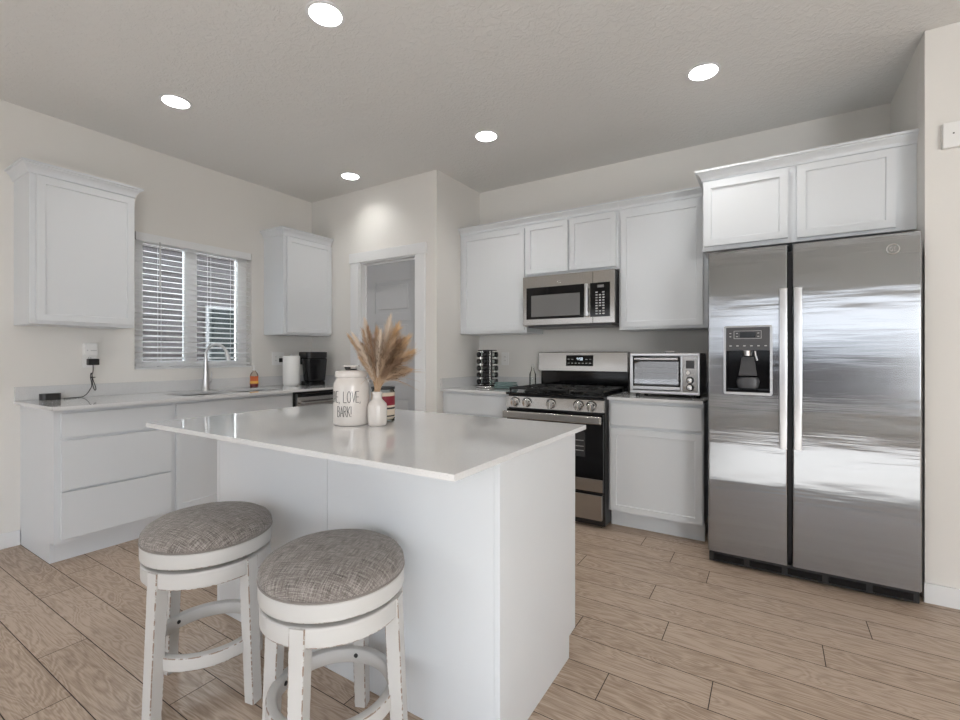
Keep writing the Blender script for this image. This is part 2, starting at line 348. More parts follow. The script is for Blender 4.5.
# outdoors beyond that window: neighbouring house wall
hs = MB(); z = -.3
hs.box(-7.2, -7.02, -2.5, 11, -.4, 3.3)
for i in range(28): hs.hexa([(-7.02, -2.5, z), (-6.985, -2.5, z), (-7.015, -2.5, z+.125), (-7.02, -2.5, z+.125)], [(-7.02, 11, z), (-6.985, 11, z), (-7.015, 11, z+.125), (-7.02, 11, z+.125)]); z += .125
house = thing('neighbour_house', 'dark brown lap-sided house wall outside, seen through the blind', 'building', (-8.6, 3, -.3))
o = hs.done('siding', 'house_siding'); o.parent = house; o.location = (7.1, -3, .3)
o = MB().box(-6.98, -6.965, 4.42, 5.5, .75, 2.02).done('house_window', 'dark_pane'); o.parent = house; o.location = (7.1, -3, .3)
o = MB().box(-6.98, -6.95, 4.36, 4.42, .69, 2.08).box(-6.98, -6.95, 4.42, 5.56, 2.02, 2.08).box(-6.98, -6.95, 4.42, 5.56, .69, .75).done('house_window_frame', 'frame_dull'); o.parent = house; o.location = (7.1, -3, .3)
struct(MB().box(-8.5, XL-.16, -2.5, 11, -.4, -.3).done('ground_outside', 'outside_ground'))

# recessed ceiling lights
names = ['recessed ceiling light nearest the window wall, above the left upper cabinet', 'largest recessed ceiling light, at the top edge above the island', 'recessed ceiling light in front of the refrigerator cabinet',
         'recessed ceiling light between the pantry corner and the range cabinets', 'recessed ceiling light closest to the pantry door wall']
for (x, y), lb in zip(CANS, names):
    t = thing('recessed_light', lb, 'ceiling light', (x, y, ZC), 0, 'recessed lights in the ceiling')
    MB().lathe([(.074, .0), (.088, -.0015), (.088, -.005), (.073, -.007), (.072, .0)], n=48, cap=False).done('trim_ring', 'trim_white', t)
    MB().lathe([(.0725, -.004), (.068, .02), (.056, .075), (.054, .078)], n=48, cap=False).done('baffle', 'trim_white', t)
    MB().lathe([(0.0, .070), (.056, .070)], n=40, cap=False).done('lens', 'lens_glow', t)
    L = lamp('bulb', 'AREA', (0, 0, .066), (0, 0, 0), 6.5 if x > -2 and y > 2 else 3.6, (1, .98, .95), shape='DISK', size=.10); L.parent = t

# ================================================================== CABINETS   (local frame: x along the wall, front looks to -y, back at y = 0)
def crown(parent, x0, x1, yf, z0, z1, left=True, right=True, out=.042):
    prof = [(0, z0), (-.008, z0+.002), (-.010, z0+.018), (-out*.55, z0+.6*(z1-z0)), (-out*.72, z0+.68*(z1-z0)), (-out*.78, z1-.014), (-out, z1-.012), (-out, z1), (0, z1)]
    mb = MB(); rows = []
    for o_, z in prof:
        l_ = x0+(o_ if left else 0); r_ = x1-(o_ if right else 0)
        rows.append([mb.bm.verts.new(p) for p in ((l_, -.0, z), (l_, yf+o_, z), (r_, yf+o_, z), (r_, -.0, z))])
    for A, B in zip(rows, rows[1:]):
        for j in range(3): mb.bm.faces.new((A[j], A[j+1], B[j+1], B[j]))
    for j in range(3): mb.bm.faces.new((rows[-1][j], rows[-1][j+1], rows[0][j+1], rows[0][j]))
    mb.done('crown_moulding', 'cabinet_white', parent, smooth=25)
def upper(name, label, loc, rz, W, D, z0, z1, doors, crown_kw=None, group='white wall cabinets', stile=None):
    t = thing('wall_cabinet' if name is None else name, label, 'cabinet', loc, rz, group)
    MB().box(0, W, -D+.02, 0, z0, z1, .0015).done('carcass', 'cabinet_white', t)
    for (a, c, p, q) in doors: MB().panel(a, c, p, q, -D).done('door', 'cabinet_white', t)
    if crown_kw is not None: crown(t, 0, W, -D+.02, z1-.004, **crown_kw)
    return t
UD = XL+.0-(-3.7175)                      # -0.3155
LW = XL+.0005
# left wall (local x -> +Y)
upper(None, 'white wall cabinet left of the window with crown moulding', (LW, .910, 0), PI/2, .537, .3155, 1.387, 2.29, [(.028, .531, 1.407, 2.276)], dict(z1=2.353))
upper(None, 'white wall cabinet right of the window, above the coffee maker', (LW, 2.606, 0), PI/2, .533, .3155, 1.387, 2.29, [(.028, .527, 1.407, 2.276)], dict(z1=2.353, right=False))
# range wall
BY = YR-.0005
upper(None, 'tall white wall cabinet beside the pantry corner, left of the microwave', (XP+.0005, BY, 0), 0, .6725, .3475, 1.387, 2.29, [(.036, .655, 1.407, 2.262)], dict(z1=2.345, left=False, right=False))
upper(None, 'short two-door white wall cabinet above the microwave', (-1.7365, BY, 0), 0, .767, .3475, 1.845, 2.29, [(.002, .368, 1.868, 2.272), (.384, .748, 1.868, 2.272)], dict(z1=2.345, left=False, right=False))
upper(None, 'wide white wall cabinet above the toaster oven', (-.9685, BY, 0), 0, .602, .3475, 1.387, 2.29, [(.018, .572, 1.407, 2.258)], dict(z1=2.345, left=False, right=False))
upper(None, 'deep two-door white cabinet above the refrigerator', (-.365, BY, 0), 0, .994, .6475, 1.845, 2.285, [(.008, .443, 1.872, 2.268), (.486, .912, 1.864, 2.275)], dict(z1=2.343, right=False))
# ---- base cabinets
def toe_box(mb, x0, x1, D, kd, kh, top): return mb
# left wall drawers: end panel with notched toe
t = thing('base_cabinet', 'white three-drawer base cabinet at the near end of the window counter', 'cabinet', (LW, .941, 0), PI/2, 'white base cabinets')
D = .587
MB().box(.019, .612, -D, 0, .119, .889).done('carcass', 'cabinet_white', t)
MB().prism([(0, 0), (-.522, 0), (-.522, .119), (-D-.001, .119), (-D-.001, .889), (0, .889)], lambda u, v, w_: (w_, u, v), 0, .0185).done('end_panel', 'cabinet_white', t)
MB().box(.019, .612, -.522, -.50, 0, .119).done('toe_kick', 'cabinet_white', t)
for p, q in ((.722, .864), (.424, .706), (.142, .412)): MB().box(.030, .606, -D-.0195, -D-.0005, p, q, .003).done('drawer', 'cabinet_white', t)
# sink base (open box so that the bowls hang inside)
t = thing('base_cabinet', 'white sink base cabinet under the window', 'cabinet', (LW, 1.5545, 0), PI/2, 'white base cabinets')
mb = MB(); W = .937
mb.box(0, .018, -D+.02, 0, .119, .889).box(W-.018, W, -D+.02, 0, .119, .889).box(.018, W-.018, -D+.02, 0, .119, .135).box(0, W, -D, -D+.02, .119, .889)
mb.done('carcass', 'cabinet_white', t)
MB().box(0, W, -.522, -.50, 0, .119).done('toe_kick', 'cabinet_white', t)
MB().box(.020, W-.02, -D-.0195, -D-.0005, .722, .864, .003).done('false_front', 'cabinet_white', t)
for a, c in ((.020, W/2-.003), (W/2+.003, W-.02)): MB().panel(a, c, .142, .706, -D-.0195).done('door', 'cabinet_white', t)
# filler in the corner right of the dishwasher
tag(MB().box(LW, XL+D, 3.104, YP-.001, 0, .889).done('filler_panel', 'cabinet_white'), 'narrow white filler strip between dishwasher and pantry wall', 'panel')
# range wall left
t = thing('base_cabinet', 'white base cabinet left of the range, under the spice rack', 'cabinet', (XP+.0005, BY, 0), 0, 'white base cabinets')
D2 = .5935; W = .678
def base_rw(t, W, drawer, door):
    MB().box(0, W, -D2, 0, .119, .889).done('carcass', 'cabinet_white', t)
    MB().box(0, W, -.53, -.50, 0, .119).done('toe_kick', 'cabinet_white', t)
    MB().box(*drawer[:2], -D2-.0195, -D2-.0005, *drawer[2:], .004).done('drawer', 'cabinet_white', t)
    for dd in door: MB().panel(*dd, -D2-.0195).done('door', 'cabinet_white', t)
base_rw(t, W, (.045, .655, .712, .868), [(.045, .347, .125, .693), (.353, .655, .125, .693)])
t = thing('base_cabinet', 'white base cabinet between the range and the refrigerator', 'cabinet', (-.9665, BY, 0), 0, 'white base cabinets')
base_rw(t, .602, (.015, .596, .715, .866), [(.015, .596, .125, .694)])
# dishwasher
t = thing('dishwasher', 'stainless dishwasher at the corner end of the window counter', 'dishwasher', (LW, 2.4935, 0), PI/2)
MB().box(.006, .602, -.585, -.02, .11, .886).done('body', 'black_plastic', t)
MB().box(.018, .594, -.625, -.586, .13, .868, .004).done('door', 'range_steel', t)
MB().box(.018, .594, -.632, -.6255, .838, .866, .002).done('control_strip', 'black_gloss', t)
MB().tube([(.05, -.626, .79), (.05, -.668, .79), (.56, -.668, .79), (.56, -.626, .79)], .011, 10).done('handle', 'range_steel', t)
MB().box(.006, .602, -.54, -.52, .0, .11).done('toe_kick', 'black_plastic', t)

# ---- countertops with backsplashes
SX0, SX1 = -3.83, -3.47
BOWL = [(1.66, 2.005), (2.035, 2.42)]
t = thing('countertop', 'long white quartz countertop with backsplash under the window', 'countertop', (XL, .911, .891))
YA = .911
MB().slab(rect(.0005, .683, 0, YP-YA-.0005), [rrect(SX0-XL, SX1-XL, a-YA, c-YA, .04) for a, c in BOWL], 0, .02).done('slab', 'quartz', t)
MB().box(.0005, .02, 0, YP-YA-.0005, .0203, .107, .002).box(.0205, .683-.03, YP-YA-.0205, YP-YA-.0005, .0203, .107, .002).done('backsplash', 'quartz', t)
t = thing('countertop', 'white quartz countertop left of the range with backsplash on two walls', 'countertop', (XP, YR, .891))
MB().box(.0005, .680, -.6385, -.0005, 0, .02, .002).done('slab', 'quartz', t)
MB().box(.0005, .02, -.6385, -.0005, .0203, .107, .002).box(.0205, .680, -.02, -.0005, .0203, .107, .002).done('backsplash', 'quartz', t)
t = thing('countertop', 'short white quartz countertop between the range and the refrigerator', 'countertop', (-.9665, YR, .891))
MB().box(0, .604, -.6385, -.0005, 0, .02, .002).done('slab', 'quartz', t)
MB().box(0, .604, -.02, -.0005, .0203, .107, .002).done('backsplash', 'quartz', t)

# ---- sink and faucet
t = thing('sink', 'double-bowl stainless sink sunk in the window counter', 'sink', (-3.65, 2.04, .89))
for a, c in BOWL:
    mb = MB(); y0, y1 = a-2.04-.004, c-2.04+.004; x0, x1 = SX0+3.65-.004, SX1+3.65+.004
    n_ = 6; top = rrect(x0, x1, y0, y1, .044, n_); bot = rrect(x0+.015, x1-.015, y0+.015, y1-.015, .05, n_)
    A = [mb.bm.verts.new((x, y, -.001)) for x, y in top]; B = [mb.bm.verts.new((x, y, -.19)) for x, y in bot]
    for j in range(len(A)): mb.bm.faces.new((A[j], A[(j+1) % len(A)], B[(j+1) % len(A)], B[j]))
    mb.bm.faces.new(B)
    o = mb.done('bowl', 'sink_steel', t); sd = o.modifiers.new('wall', 'SOLIDIFY'); sd.thickness = .002; sd.offset = -1
    MB().cyl((x0+x1)/2, (y0+y1)/2, -.189, -.185, .04).done('drain', 'chrome', o)
t = thing('faucet', 'tall arched pull-down faucet in brushed nickel behind the sink', 'faucet', (-3.955, 2.04, ZT), math.radians(33))
MB().lathe([(.030, 0), (.030, .006), (.026, .012), (.024, .05), (.0165, .21), (.0145, .26)], n=28).done('body', 'brushed_nickel', t)
arc = [(0, 0, .255)] + [(.085-.085*math.cos(a), 0, .29+.085*math.sin(a)) for a in [PI*i/16 for i in range(0, 15)]]
arc += [(.172, 0, .30)]
MB().tube(arc, .0115, 14).done('spout', 'brushed_nickel', t)
MB().tube([(.166, 0, .325), (.174, 0, .295), (.186, 0, .245)], [.0135, .017, .0175], 16).done('spray_head', 'brushed_nickel', t)
h = MB().tube([(.0, .02, .072), (.0, .055, .072), (.0, .075, .072)], [.013, .013, .010], 14).done('handle', 'brushed_nickel', t)
MB().tube([(.0, .068, .075), (.004, .072, .115), (.006, .074, .150)], [.006, .005, .004], 10).done('lever', 'brushed_nickel', h)

# ================================================================== RANGE
RX0, RX1, RYF = -1.7275, -.9705, 3.12
t = thing('gas_range', 'stainless gas range with black oven door and cast-iron grates', 'stove', (RX0, YR, 0))
RW = RX1-RX0; f = lambda y: y-YR
MB().box(0, RW, f(3.165), -.012, .015, .898, .003).done('body', 'black_plastic', t)
for x in (.05, RW-.05):
    MB().cyl(x, f(3.22), 0, .015, .02).done('foot', 'black_plastic', t)
MB().box(-.004, RW+.002, f(3.125), f(3.71), .8985, .917, .005).done('cooktop', 'black_gloss', t)
MB().hexa([(0, f(RYF+.005), .802), (RW, f(RYF+.005), .802), (RW, f(3.164), .802), (0, f(3.164), .802)], [(0, f(RYF+.02), .888), (RW, f(RYF+.02), .888), (RW, f(3.164), .888), (0, f(3.164), .888)], .003).done('control_panel', 'range_steel', t)
for x in (-1.652, -1.552, -1.358, -1.150, -1.058):
    k = MB().lathe([(.033, .0), (.033, -.006), (.029, -.010), (.027, -.028), (.024, -.031), (.0, -.032)], axis='y', o=(0, 0, 0), n=28).done('knob', 'chrome', t, (x-RX0, f(RYF+.012), .845)); k.rotation_euler = (math.radians(9.9), 0, 0)
    MB().box(-.005, .005, -.044, -.030, -.028, .028, .003).done('grip', 'chrome', k)
    MB().lathe([(.038, .003), (.038, -.001), (.032, -.0015)], axis='y', n=28).done('bezel', 'black_plastic', k)
dr = MB().box(.004, RW-.004, f(3.128), f(3.163), .250, .792, .004).done('oven_door', 'black_gloss', t)
MB().box(.006, RW-.006, f(3.121), f(3.1275), .258, .345, .002).done('door_trim', 'range_steel', dr)
MB().box(.12, RW-.13, f(3.1265), f(3.1278), .49, .665).done('door_window', 'oven_window', dr)
for z in (.53, .56, .60): MB().box(.13, RW-.14, f(3.1255), f(3.1262), z, z+.006).done('rack_bar', 'mark_dim', dr)
hd = MB(); hd.box(.0, RW, f(3.062), f(3.087), .728, .782, .008, 3)
hd.done('handle', 'range_steel', dr)
for x in (.03, RW-.07): MB().box(x, x+.04, f(3.0872), f(3.1278), .742, .77, .003).done('handle_bracket', 'range_steel', dr)
MB().box(.012, RW-.012, f(3.122), f(3.164), .062, .236, .004).done('drawer', 'range_steel', t)
# grates: three cast-iron sections
for a, c in ((.012, .262), (.268, .489), (.495, RW-.012)):
    mb = MB(); y0, y1 = f(3.155), f(3.695); z = .938; w_ = .006
    for y in (y0, y1-.012, (y0+y1)/2-.006): mb.box(a, c, y, y+.012, z, z+.014, .003)
    for x in (a, c-.012): mb.box(x, x+.012, y0, y1, z, z+.014, .003)
    for cy in ((3*y0+y1)/4, (y0+3*y1)/4):
        cx = (a+c)/2
        mb.box(a, cx-.025, cy-.005, cy+.005, z+.002, z+.016, .002).box(cx+.025, c, cy-.005, cy+.005, z+.002, z+.016, .002)
        mb.box(cx-.005, cx+.005, cy+.03, cy+.125, z+.002, z+.016, .002).box(cx-.005, cx+.005, cy-.125, cy-.03, z+.002, z+.016, .002)
    for x in (a+.002, c-.014):
        for y in (y0+.002, y1-.014): mb.box(x, x+.012, y, y+.012, .9172, z+.002)
    mb.done('grate', 'cast_iron', t)
for x, y, r_ in ((.137, f(3.29), .045), (.137, f(3.56), .038), (.378, f(3.425), .05), (.62, f(3.29), .05), (.62, f(3.56), .036)):
    MB().lathe([(r_*1.25, .9173), (r_*1.25, .922), (r_, .925), (r_, .932), (r_*.8, .936), (0, .937)], x, y, 28).done('burner', 'cast_iron', t)
MB().box(.0, RW, f(3.765), -.012, .898, 1.066, .004).done('back_riser', 'black_gloss', t)
bg_ = MB().hexa([(-.016, f(3.738), 1.062), (RW+.004, f(3.738), 1.062), (RW+.004, -.012, 1.062), (-.016, -.012, 1.062)], [(-.016, f(3.752), 1.226), (RW+.004, f(3.752), 1.226), (RW+.004, -.012, 1.226), (-.016, -.012, 1.226)], .006, 3).done('backguard', 'range_steel', t)
pn = MB().hexa([(.243, f(3.7395), 1.108), (.478, f(3.7395), 1.108), (.478, f(3.75), 1.108), (.243, f(3.75), 1.108)], [(.243, f(3.7468), 1.198), (.478, f(3.7468), 1.198), (.478, f(3.757), 1.198), (.243, f(3.757), 1.198)]).done('display', 'black_gloss', t)
for i in range(7):
    for z in (1.128, 1.160):
        if z > 1.15 and i in (2, 3, 4): continue
        x = .258+i*.031; yy = f(3.7395)+(z-1.108)*.081-.0012
        MB().box(x, x+.017, yy, yy+.001, z, z+.006).done('button_mark', 'mark_grey', pn)
def digits(txt, x, z, h, fn):        # seven-segment figures
    seg = {'1': 'bc', '2': 'abged', '3': 'abgcd', '4': 'fgbc', '5': 'afgcd', '0': 'abcdef'}
    mb = MB(); w_ = h*.5; q = h*.09
    for ch in txt:
        if ch == ':':
            for dz in (.3, .65): fn(mb, x, x+q*1.6, z+h*dz, z+h*dz+q*1.6)
            x += q*4; continue
        for s_ in seg[ch]:
            a = {'a': (0, w_, h-q, h), 'd': (0, w_, 0, q), 'g': (0, w_, h/2-q/2, h/2+q/2), 'f': (0, q, h/2, h), 'e': (0, q, 0, h/2), 'b': (w_-q, w_, h/2, h), 'c': (w_-q, w_, 0, h/2)}[s_]
            fn(mb, x+a[0], x+a[1], z+a[2], z+a[3])
        x += w_+q*2.4
    return mb
digits('4:50', .338, 1.156, .022, lambda mb, a, c, p, q: mb.box(a, c, f(3.7412)+.0035-.0026, f(3.7412)+.0040, p, q)).done('clock_figures', 'screen_digits', pn)

# ================================================================== MICROWAVE
t = thing('microwave', 'stainless over-the-range microwave under the short cabinet', 'microwave', (-1.7275, YR, 1.437))
MW = .752; my = lambda y: y-YR; mz = lambda z: z-1.437
MB().box(0, MW, my(3.432), -.0006, 0, .398, .003).done('body', 'black_plastic', t)
MB().box(.03, .72, my(3.45), -.03, -.012, -.0003).done('vent_base', 'dark_grey_plastic', t)
for x in (.10, .45): MB().box(x, x+.20, my(3.47), my(3.6), -.0150, -.0122).done('grease_filter', 'mark_dim', t)
SP = -1.140+1.7275
d = MB().box(.001, SP-.001, my(3.4075), my(3.4315), .002, .396, .004).done('door', 'range_steel', t)
MB().box(.034, .520, my(3.4055), my(3.4073), mz(1.487), mz(1.742), .0008).done('door_glass', 'black_gloss', d)
MB().box(.078, .488, my(3.4043), my(3.4053), mz(1.507), mz(1.678)).done('mesh_window', 'grey_mesh_glass', d)
MB().box(.533, .560, my(3.372), my(3.392), mz(1.488), mz(1.738), .007, 3).box(.536, .557, my(3.390), my(3.4073), mz(1.500), mz(1.520)).box(.536, .557, my(3.390), my(3.4073), mz(1.706), mz(1.726)).done('handle', 'brushed_nickel', d)
c_ = MB().box(SP+.001, MW-.001, my(3.4075), my(3.4315), .002, .396, .004).done('control_frame', 'range_steel', t)
kp = MB().box(SP-.020, MW-.034, my(3.4055), my(3.4073), mz(1.487), mz(1.742), .0008).done('keypad', 'black_gloss', c_)
mb = MB()
for r_ in range(9):
    for q in range(3):
        if r_ in (2, 8) and q == 1: continue
        x = SP+.030+q*.026; z = mz(1.505)+r_*.020
        mb.box(x-.008, x+.008, my(3.4047), my(3.4054), z, z+.009)
mb.done('key_mark', 'mark_grey', kp)
MB().box(SP+.035, SP+.085, my(3.4047), my(3.4054), mz(1.704), mz(1.724)).done('clock_window', 'mark_dim', kp)
def badge(parent, x, y, z, r, yaw=0, material='chrome'):     # round maker's emblem with two script letters
    mb = MB(); mb.tube([(x+r*math.cos(a), y, z+r*math.sin(a)) for a in [2*PI*i/28 for i in range(28)]], r*.07, 6, closed=True)
    mb.tube([(x+r*.86*math.cos(a), y, z+r*.86*math.sin(a)) for a in [2*PI*i/28 for i in range(28)]], r*.035, 5, closed=True)
    G = [(-.05, .38), (-.25, .45), (-.5, .2), (-.52, -.15), (-.3, -.38), (-.1, -.2), (-.05, .1), (-.3, .05), (-.05, .1), (-.12, -.4), (-.3, -.55)]
    E = [(.45, .3), (.3, .42), (.12, .3), (.2, .08), (.35, .02), (.12, -.08), (.1, -.3), (.3, -.4), (.5, -.25)]
    for L in (G, E): mb.tube([(x+u*r, y, z+v*r) for u, v in L], r*.055, 5)
    return mb.done('maker_badge', material, parent)
badge(d, .315, my(3.4070), mz(1.775), .011)

# ================================================================== REFRIGERATOR
FX0, FX1, FYF = -.312, .6025, 2.961
t = thing('refrigerator', 'stainless side-by-side refrigerator with ice and water dispenser', 'refrigerator', (FX0, FYF, 0))
FW = FX1-FX0
MB().box(.004, FW-.004, .082, .80, .03, 1.765, .006).done('body', 'dark_grey_plastic', t)
for x in (.06, FW-.06):
    for y in (.13, .74): MB().cyl(x, y, 0, .031, .022).done('foot', 'black_plastic', t)
gr = MB().box(.004, FW-.004, .03, .081, .012, .072, .004).done('toe_grille', 'black_plastic', t)
mb = MB()
for i in range(5): mb.box(.03+i*.177, .03+i*.177+.15, .0275, .0297, .022, .056, .002)
mb.done('grille_slot', 'black_gloss', gr)
MB().box(.04, .13, .03, .12, 1.7655, 1.785, .004).box(FW-.13, FW-.04, .03, .12, 1.7655, 1.785, .004).done('hinge_cover', 'black_plastic', t)
DL0, DL1, DR0, DR1 = 0., .385, .4035, FW
# left door carries the dispenser: built as a frame around the recess
px0, px1, pz0, pz1 = .093, .304, .994, 1.353
def doorbox(x0, x1, hole=None):
    mb = MB(); z0, z1, th = .079, 1.786, .076
    prof = [(x0, .012), (x0+.003, .004), (x0+.010, .0), (x1-.010, .0), (x1-.003, .004), (x1, .012), (x1, th), (x0, th)]
    if hole is None:
        vs = [[mb.bm.verts.new((x, y, z)) for x, y in prof] for z in (z0, z1)]
        k = len(prof)
        for i in range(k): mb.bm.faces.new((vs[0][i], vs[0][(i+1) % k], vs[1][(i+1) % k], vs[1][i]))
        mb.bm.faces.new(vs[0][::-1]); mb.bm.faces.new(vs[1]); mb.bev = True; return mb
    hx0, hx1, hz0, hz1 = hole
    for a, c, p in ((z0, hz0, prof), (hz1, z1, prof)):
        vs = [[mb.bm.verts.new((x, y, z)) for x, y in p] for z in (a, c)]; k = len(p)
        for i in range(k): mb.bm.faces.new((vs[0][i], vs[0][(i+1) % k], vs[1][(i+1) % k], vs[1][i]))
        mb.bm.faces.new(vs[0][::-1]); mb.bm.faces.new(vs[1])
    for p in ([(x0, .012), (x0+.003, .004), (x0+.010, .0), (hx0, 0), (hx0, th), (x0, th)], [(hx1, 0), (x1-.010, .0), (x1-.003, .004), (x1, .012), (x1, th), (hx1, th)]):
        vs = [[mb.bm.verts.new((x, y, z)) for x, y in p] for z in (hz0, hz1)]; k = len(p)
        for i in range(k): mb.bm.faces.new((vs[0][i], vs[0][(i+1) % k], vs[1][(i+1) % k], vs[1][i]))
    bmesh.ops.remove_doubles(mb.bm, verts=mb.bm.verts, dist=1e-5)
    mb.bev = True; return mb
dl = doorbox(DL0, DL1, (px0, px1, pz0, pz1)).done('freezer_door', 'fridge_steel', t)
drr = doorbox(DR0, DR1).done('fresh_food_door', 'fridge_steel', t)
# dispenser
mb = MB(); A_ = rrect(px0-.012, px1+.012, pz0-.014, pz1+.010, .012); B_ = rrect(px0, px1, pz0, pz1, .002); k = len(A_)
va, vb, vc, vd = [[mb.bm.verts.new((u, y, v)) for u, v in L_] for L_, y in ((A_, -.0003), (A_, -.004), (B_, -.005), (B_, .002))]
for P_, Q_ in ((va, vb), (vb, vc), (vc, vd)):
    for i in range(k): mb.bm.faces.new((P_[i], P_[(i+1) % k], Q_[(i+1) % k], Q_[i]))
mb.done('dispenser_surround', 'sink_steel', dl)
# cavity shell
mb = MB(); z1c = 1.225
mb.box(px0, px1, .070, .0745, pz0, pz1).box(px0, px0+.004, -.0045, .07, pz0, z1c).box(px1-.004, px1, -.0045, .07, pz0, z1c).box(px0+.004, px1-.004, -.006, .07, pz0, pz0+.012)
dc = mb.done('dispenser_cavity', 'black_gloss', dl)
MB().hexa([(px0, -.012, z1c), (px1, -.012, z1c), (px1, .069, z1c), (px0, .069, z1c)], [(px0, -.0045, pz1), (px1, -.0045, pz1), (px1, .069, pz1), (px0, .069, pz1)], .003).done('dispenser_panel', 'dark_grey_plastic', dl)
mb = MB(); xc = (px0+px1)/2
mb.box(xc-.037, xc+.037, -.0100, -.0085, 1.296, 1.326).done('dispenser_screen', 'black_gloss', dl)
mb = MB()
for i in range(6): mb.box(px0+.018+i*.0335, px0+.030+i*.0335, -.0128, -.0112, 1.248, 1.253)
for x in (px0+.018, xc-.055, xc+.047):
    for z in (1.300, 1.318): mb.box(x, x+.009, -.0108, -.0075, z, z+.004)
for a, c, p, q in ((xc-.066, xc+.066, 1.290, 1.292), (xc-.066, xc+.066, 1.332, 1.334), (xc-.066, xc-.064, 1.29, 1.334), (xc+.064, xc+.066, 1.29, 1.334)): mb.box(a, c, -.0108, -.0075, p, q)
mb.done('dispenser_mark', 'mark_grey', dl)
MB().lathe([(.022, 1.1955), (.026, 1.224)], xc-.002, .025, 20).done('ice_chute', 'brushed_nickel', dc)
MB().hexa([(xc-.045, .02, 1.085), (xc+.045, .02, 1.085), (xc+.045, .03, 1.085), (xc-.045, .03, 1.085)], [(xc-.03, .045, 1.19), (xc+.03, .045, 1.19), (xc+.03, .055, 1.19), (xc-.03, .055, 1.19)], .003).done('paddle', 'dark_grey_plastic', dc)
MB().tube([(xc+.035, .03, 1.222), (xc+.037, .028, 1.20), (xc+.045, .03, 1.17)], .005, 8).done('water_tube', 'brushed_nickel', dc)
MB().lathe([(.035, .0), (.05, .01), (.058, .05), (.05, .075), (.0, .078)], 0, 0, 24).done('ice_drum', 'dark_grey_plastic', dc, (xc, .048, 1.006)).scale = (1, .35, .9)
# handles
for p_, x0, nm in ((dl, .346, 'left'), (drr, .409, 'right')):
    mb = MB(); zs = [.706+.844*i/16 for i in range(17)]; rows = []
    for i, z in enumerate(zs):
        u = (i/16-.5)*2; dy = -.056+.012*u*u
        rows.append([mb.bm.verts.new(v) for v in ((x0+.002, dy-.007, z), (x0+.018, dy-.010, z), (x0+.033, dy-.007, z), (x0+.036, dy, z), (x0+.036, dy+.012, z), (x0, dy+.012, z), (x0, dy, z))])
    for A, B in zip(rows, rows[1:]):
        for j in range(7): mb.bm.faces.new((A[j], A[(j+1) % 7], B[(j+1) % 7], B[j]))
    mb.bm.faces.new(rows[0]); mb.bm.faces.new(rows[-1]); mb.bev = True
    hh = mb.done('handle', 'brushed_nickel', p_)
    MB().box(x0+.005, x0+.031, -.034, -.0003, .716, .744, .002).box(x0+.005, x0+.031, -.034, -.0003, 1.512, 1.540, .002).done('handle_mount', 'brushed_nickel', hh)
badge(drr, .808, -.0018, 1.712, .024)

# ================================================================== ISLAND
IX0, IX1, IY0, IY1 = -2.2567, -.6495, .9159, 1.8584
t = thing('kitchen_island', 'white kitchen island with panelled base in the middle of the room', 'kitchen island', (IX0, IY0, 0))
iw = lambda x: x-IX0; iy = lambda y: y-IY0
bx0, bx1, by0, by1 = iw(-2.2126), iw(-.6795), iy(1.192), iy(1.812)
MB().box(bx0+.02, bx1-.021, by0+.012, by1, .11, .892).done('carcass', 'cabinet_white', t)
MB().box(bx0+.02, bx1-.021, by0+.012, by1-.072, .0, .1095).done('toe_kick', 'cabinet_white', t)
sm_ = iw(-1.440)
MB().box(bx0+.02, sm_-.0015, by0+.001, by0+.0115, .001, .892, .001).done('back_panel', 'cabinet_white', t)
MB().box(sm_+.0015, bx1-.021, by0+.001, by0+.0115, .001, .892, .001).done('back_panel', 'cabinet_white', t)
prof = [(by0, 0), (by1-.068, 0), (by1-.068, .088), (by1, .088), (by1, .892), (by0, .892)]
MB().prism(prof, lambda u, v, w_: (w_, u, v), bx1-.0205, bx1, .0015).done('end_panel', 'cabinet_white', t)
MB().prism(prof, lambda u, v, w_: (w_, u, v), bx0, bx0+.0195, .0015).done('end_panel', 'cabinet_white', t)
for i in range(3):
    a = bx0+.03+i*.49; MB().box(a, a+.48, by1+.0005, by1+.019, .72, .87, .003).done('drawer', 'cabinet_white', t)
    mb = MB().panel(a, a+.48, .125, .705, -by1-.019); bmesh.ops.scale(mb.bm, vec=(1, -1, 1), verts=mb.bm.verts); mb.done('door', 'cabinet_white', t)
MB().box(0, IX1-IX0, 0, IY1-IY0, .893, .911, .0015).done('countertop', 'quartz', t)

tag(MB().prism(rrect(-.78, 2.1, -1.55, 1.10, .02), lambda u, v, w_: (u, v, w_), .0005, .012, .003).done('bounce_rug', 'bounce_rug_pile'), 'unseen pale rug added to make a bright band in the refrigerator doors', 'rug')  # rug added out of view to bounce light and brighten the door reflections
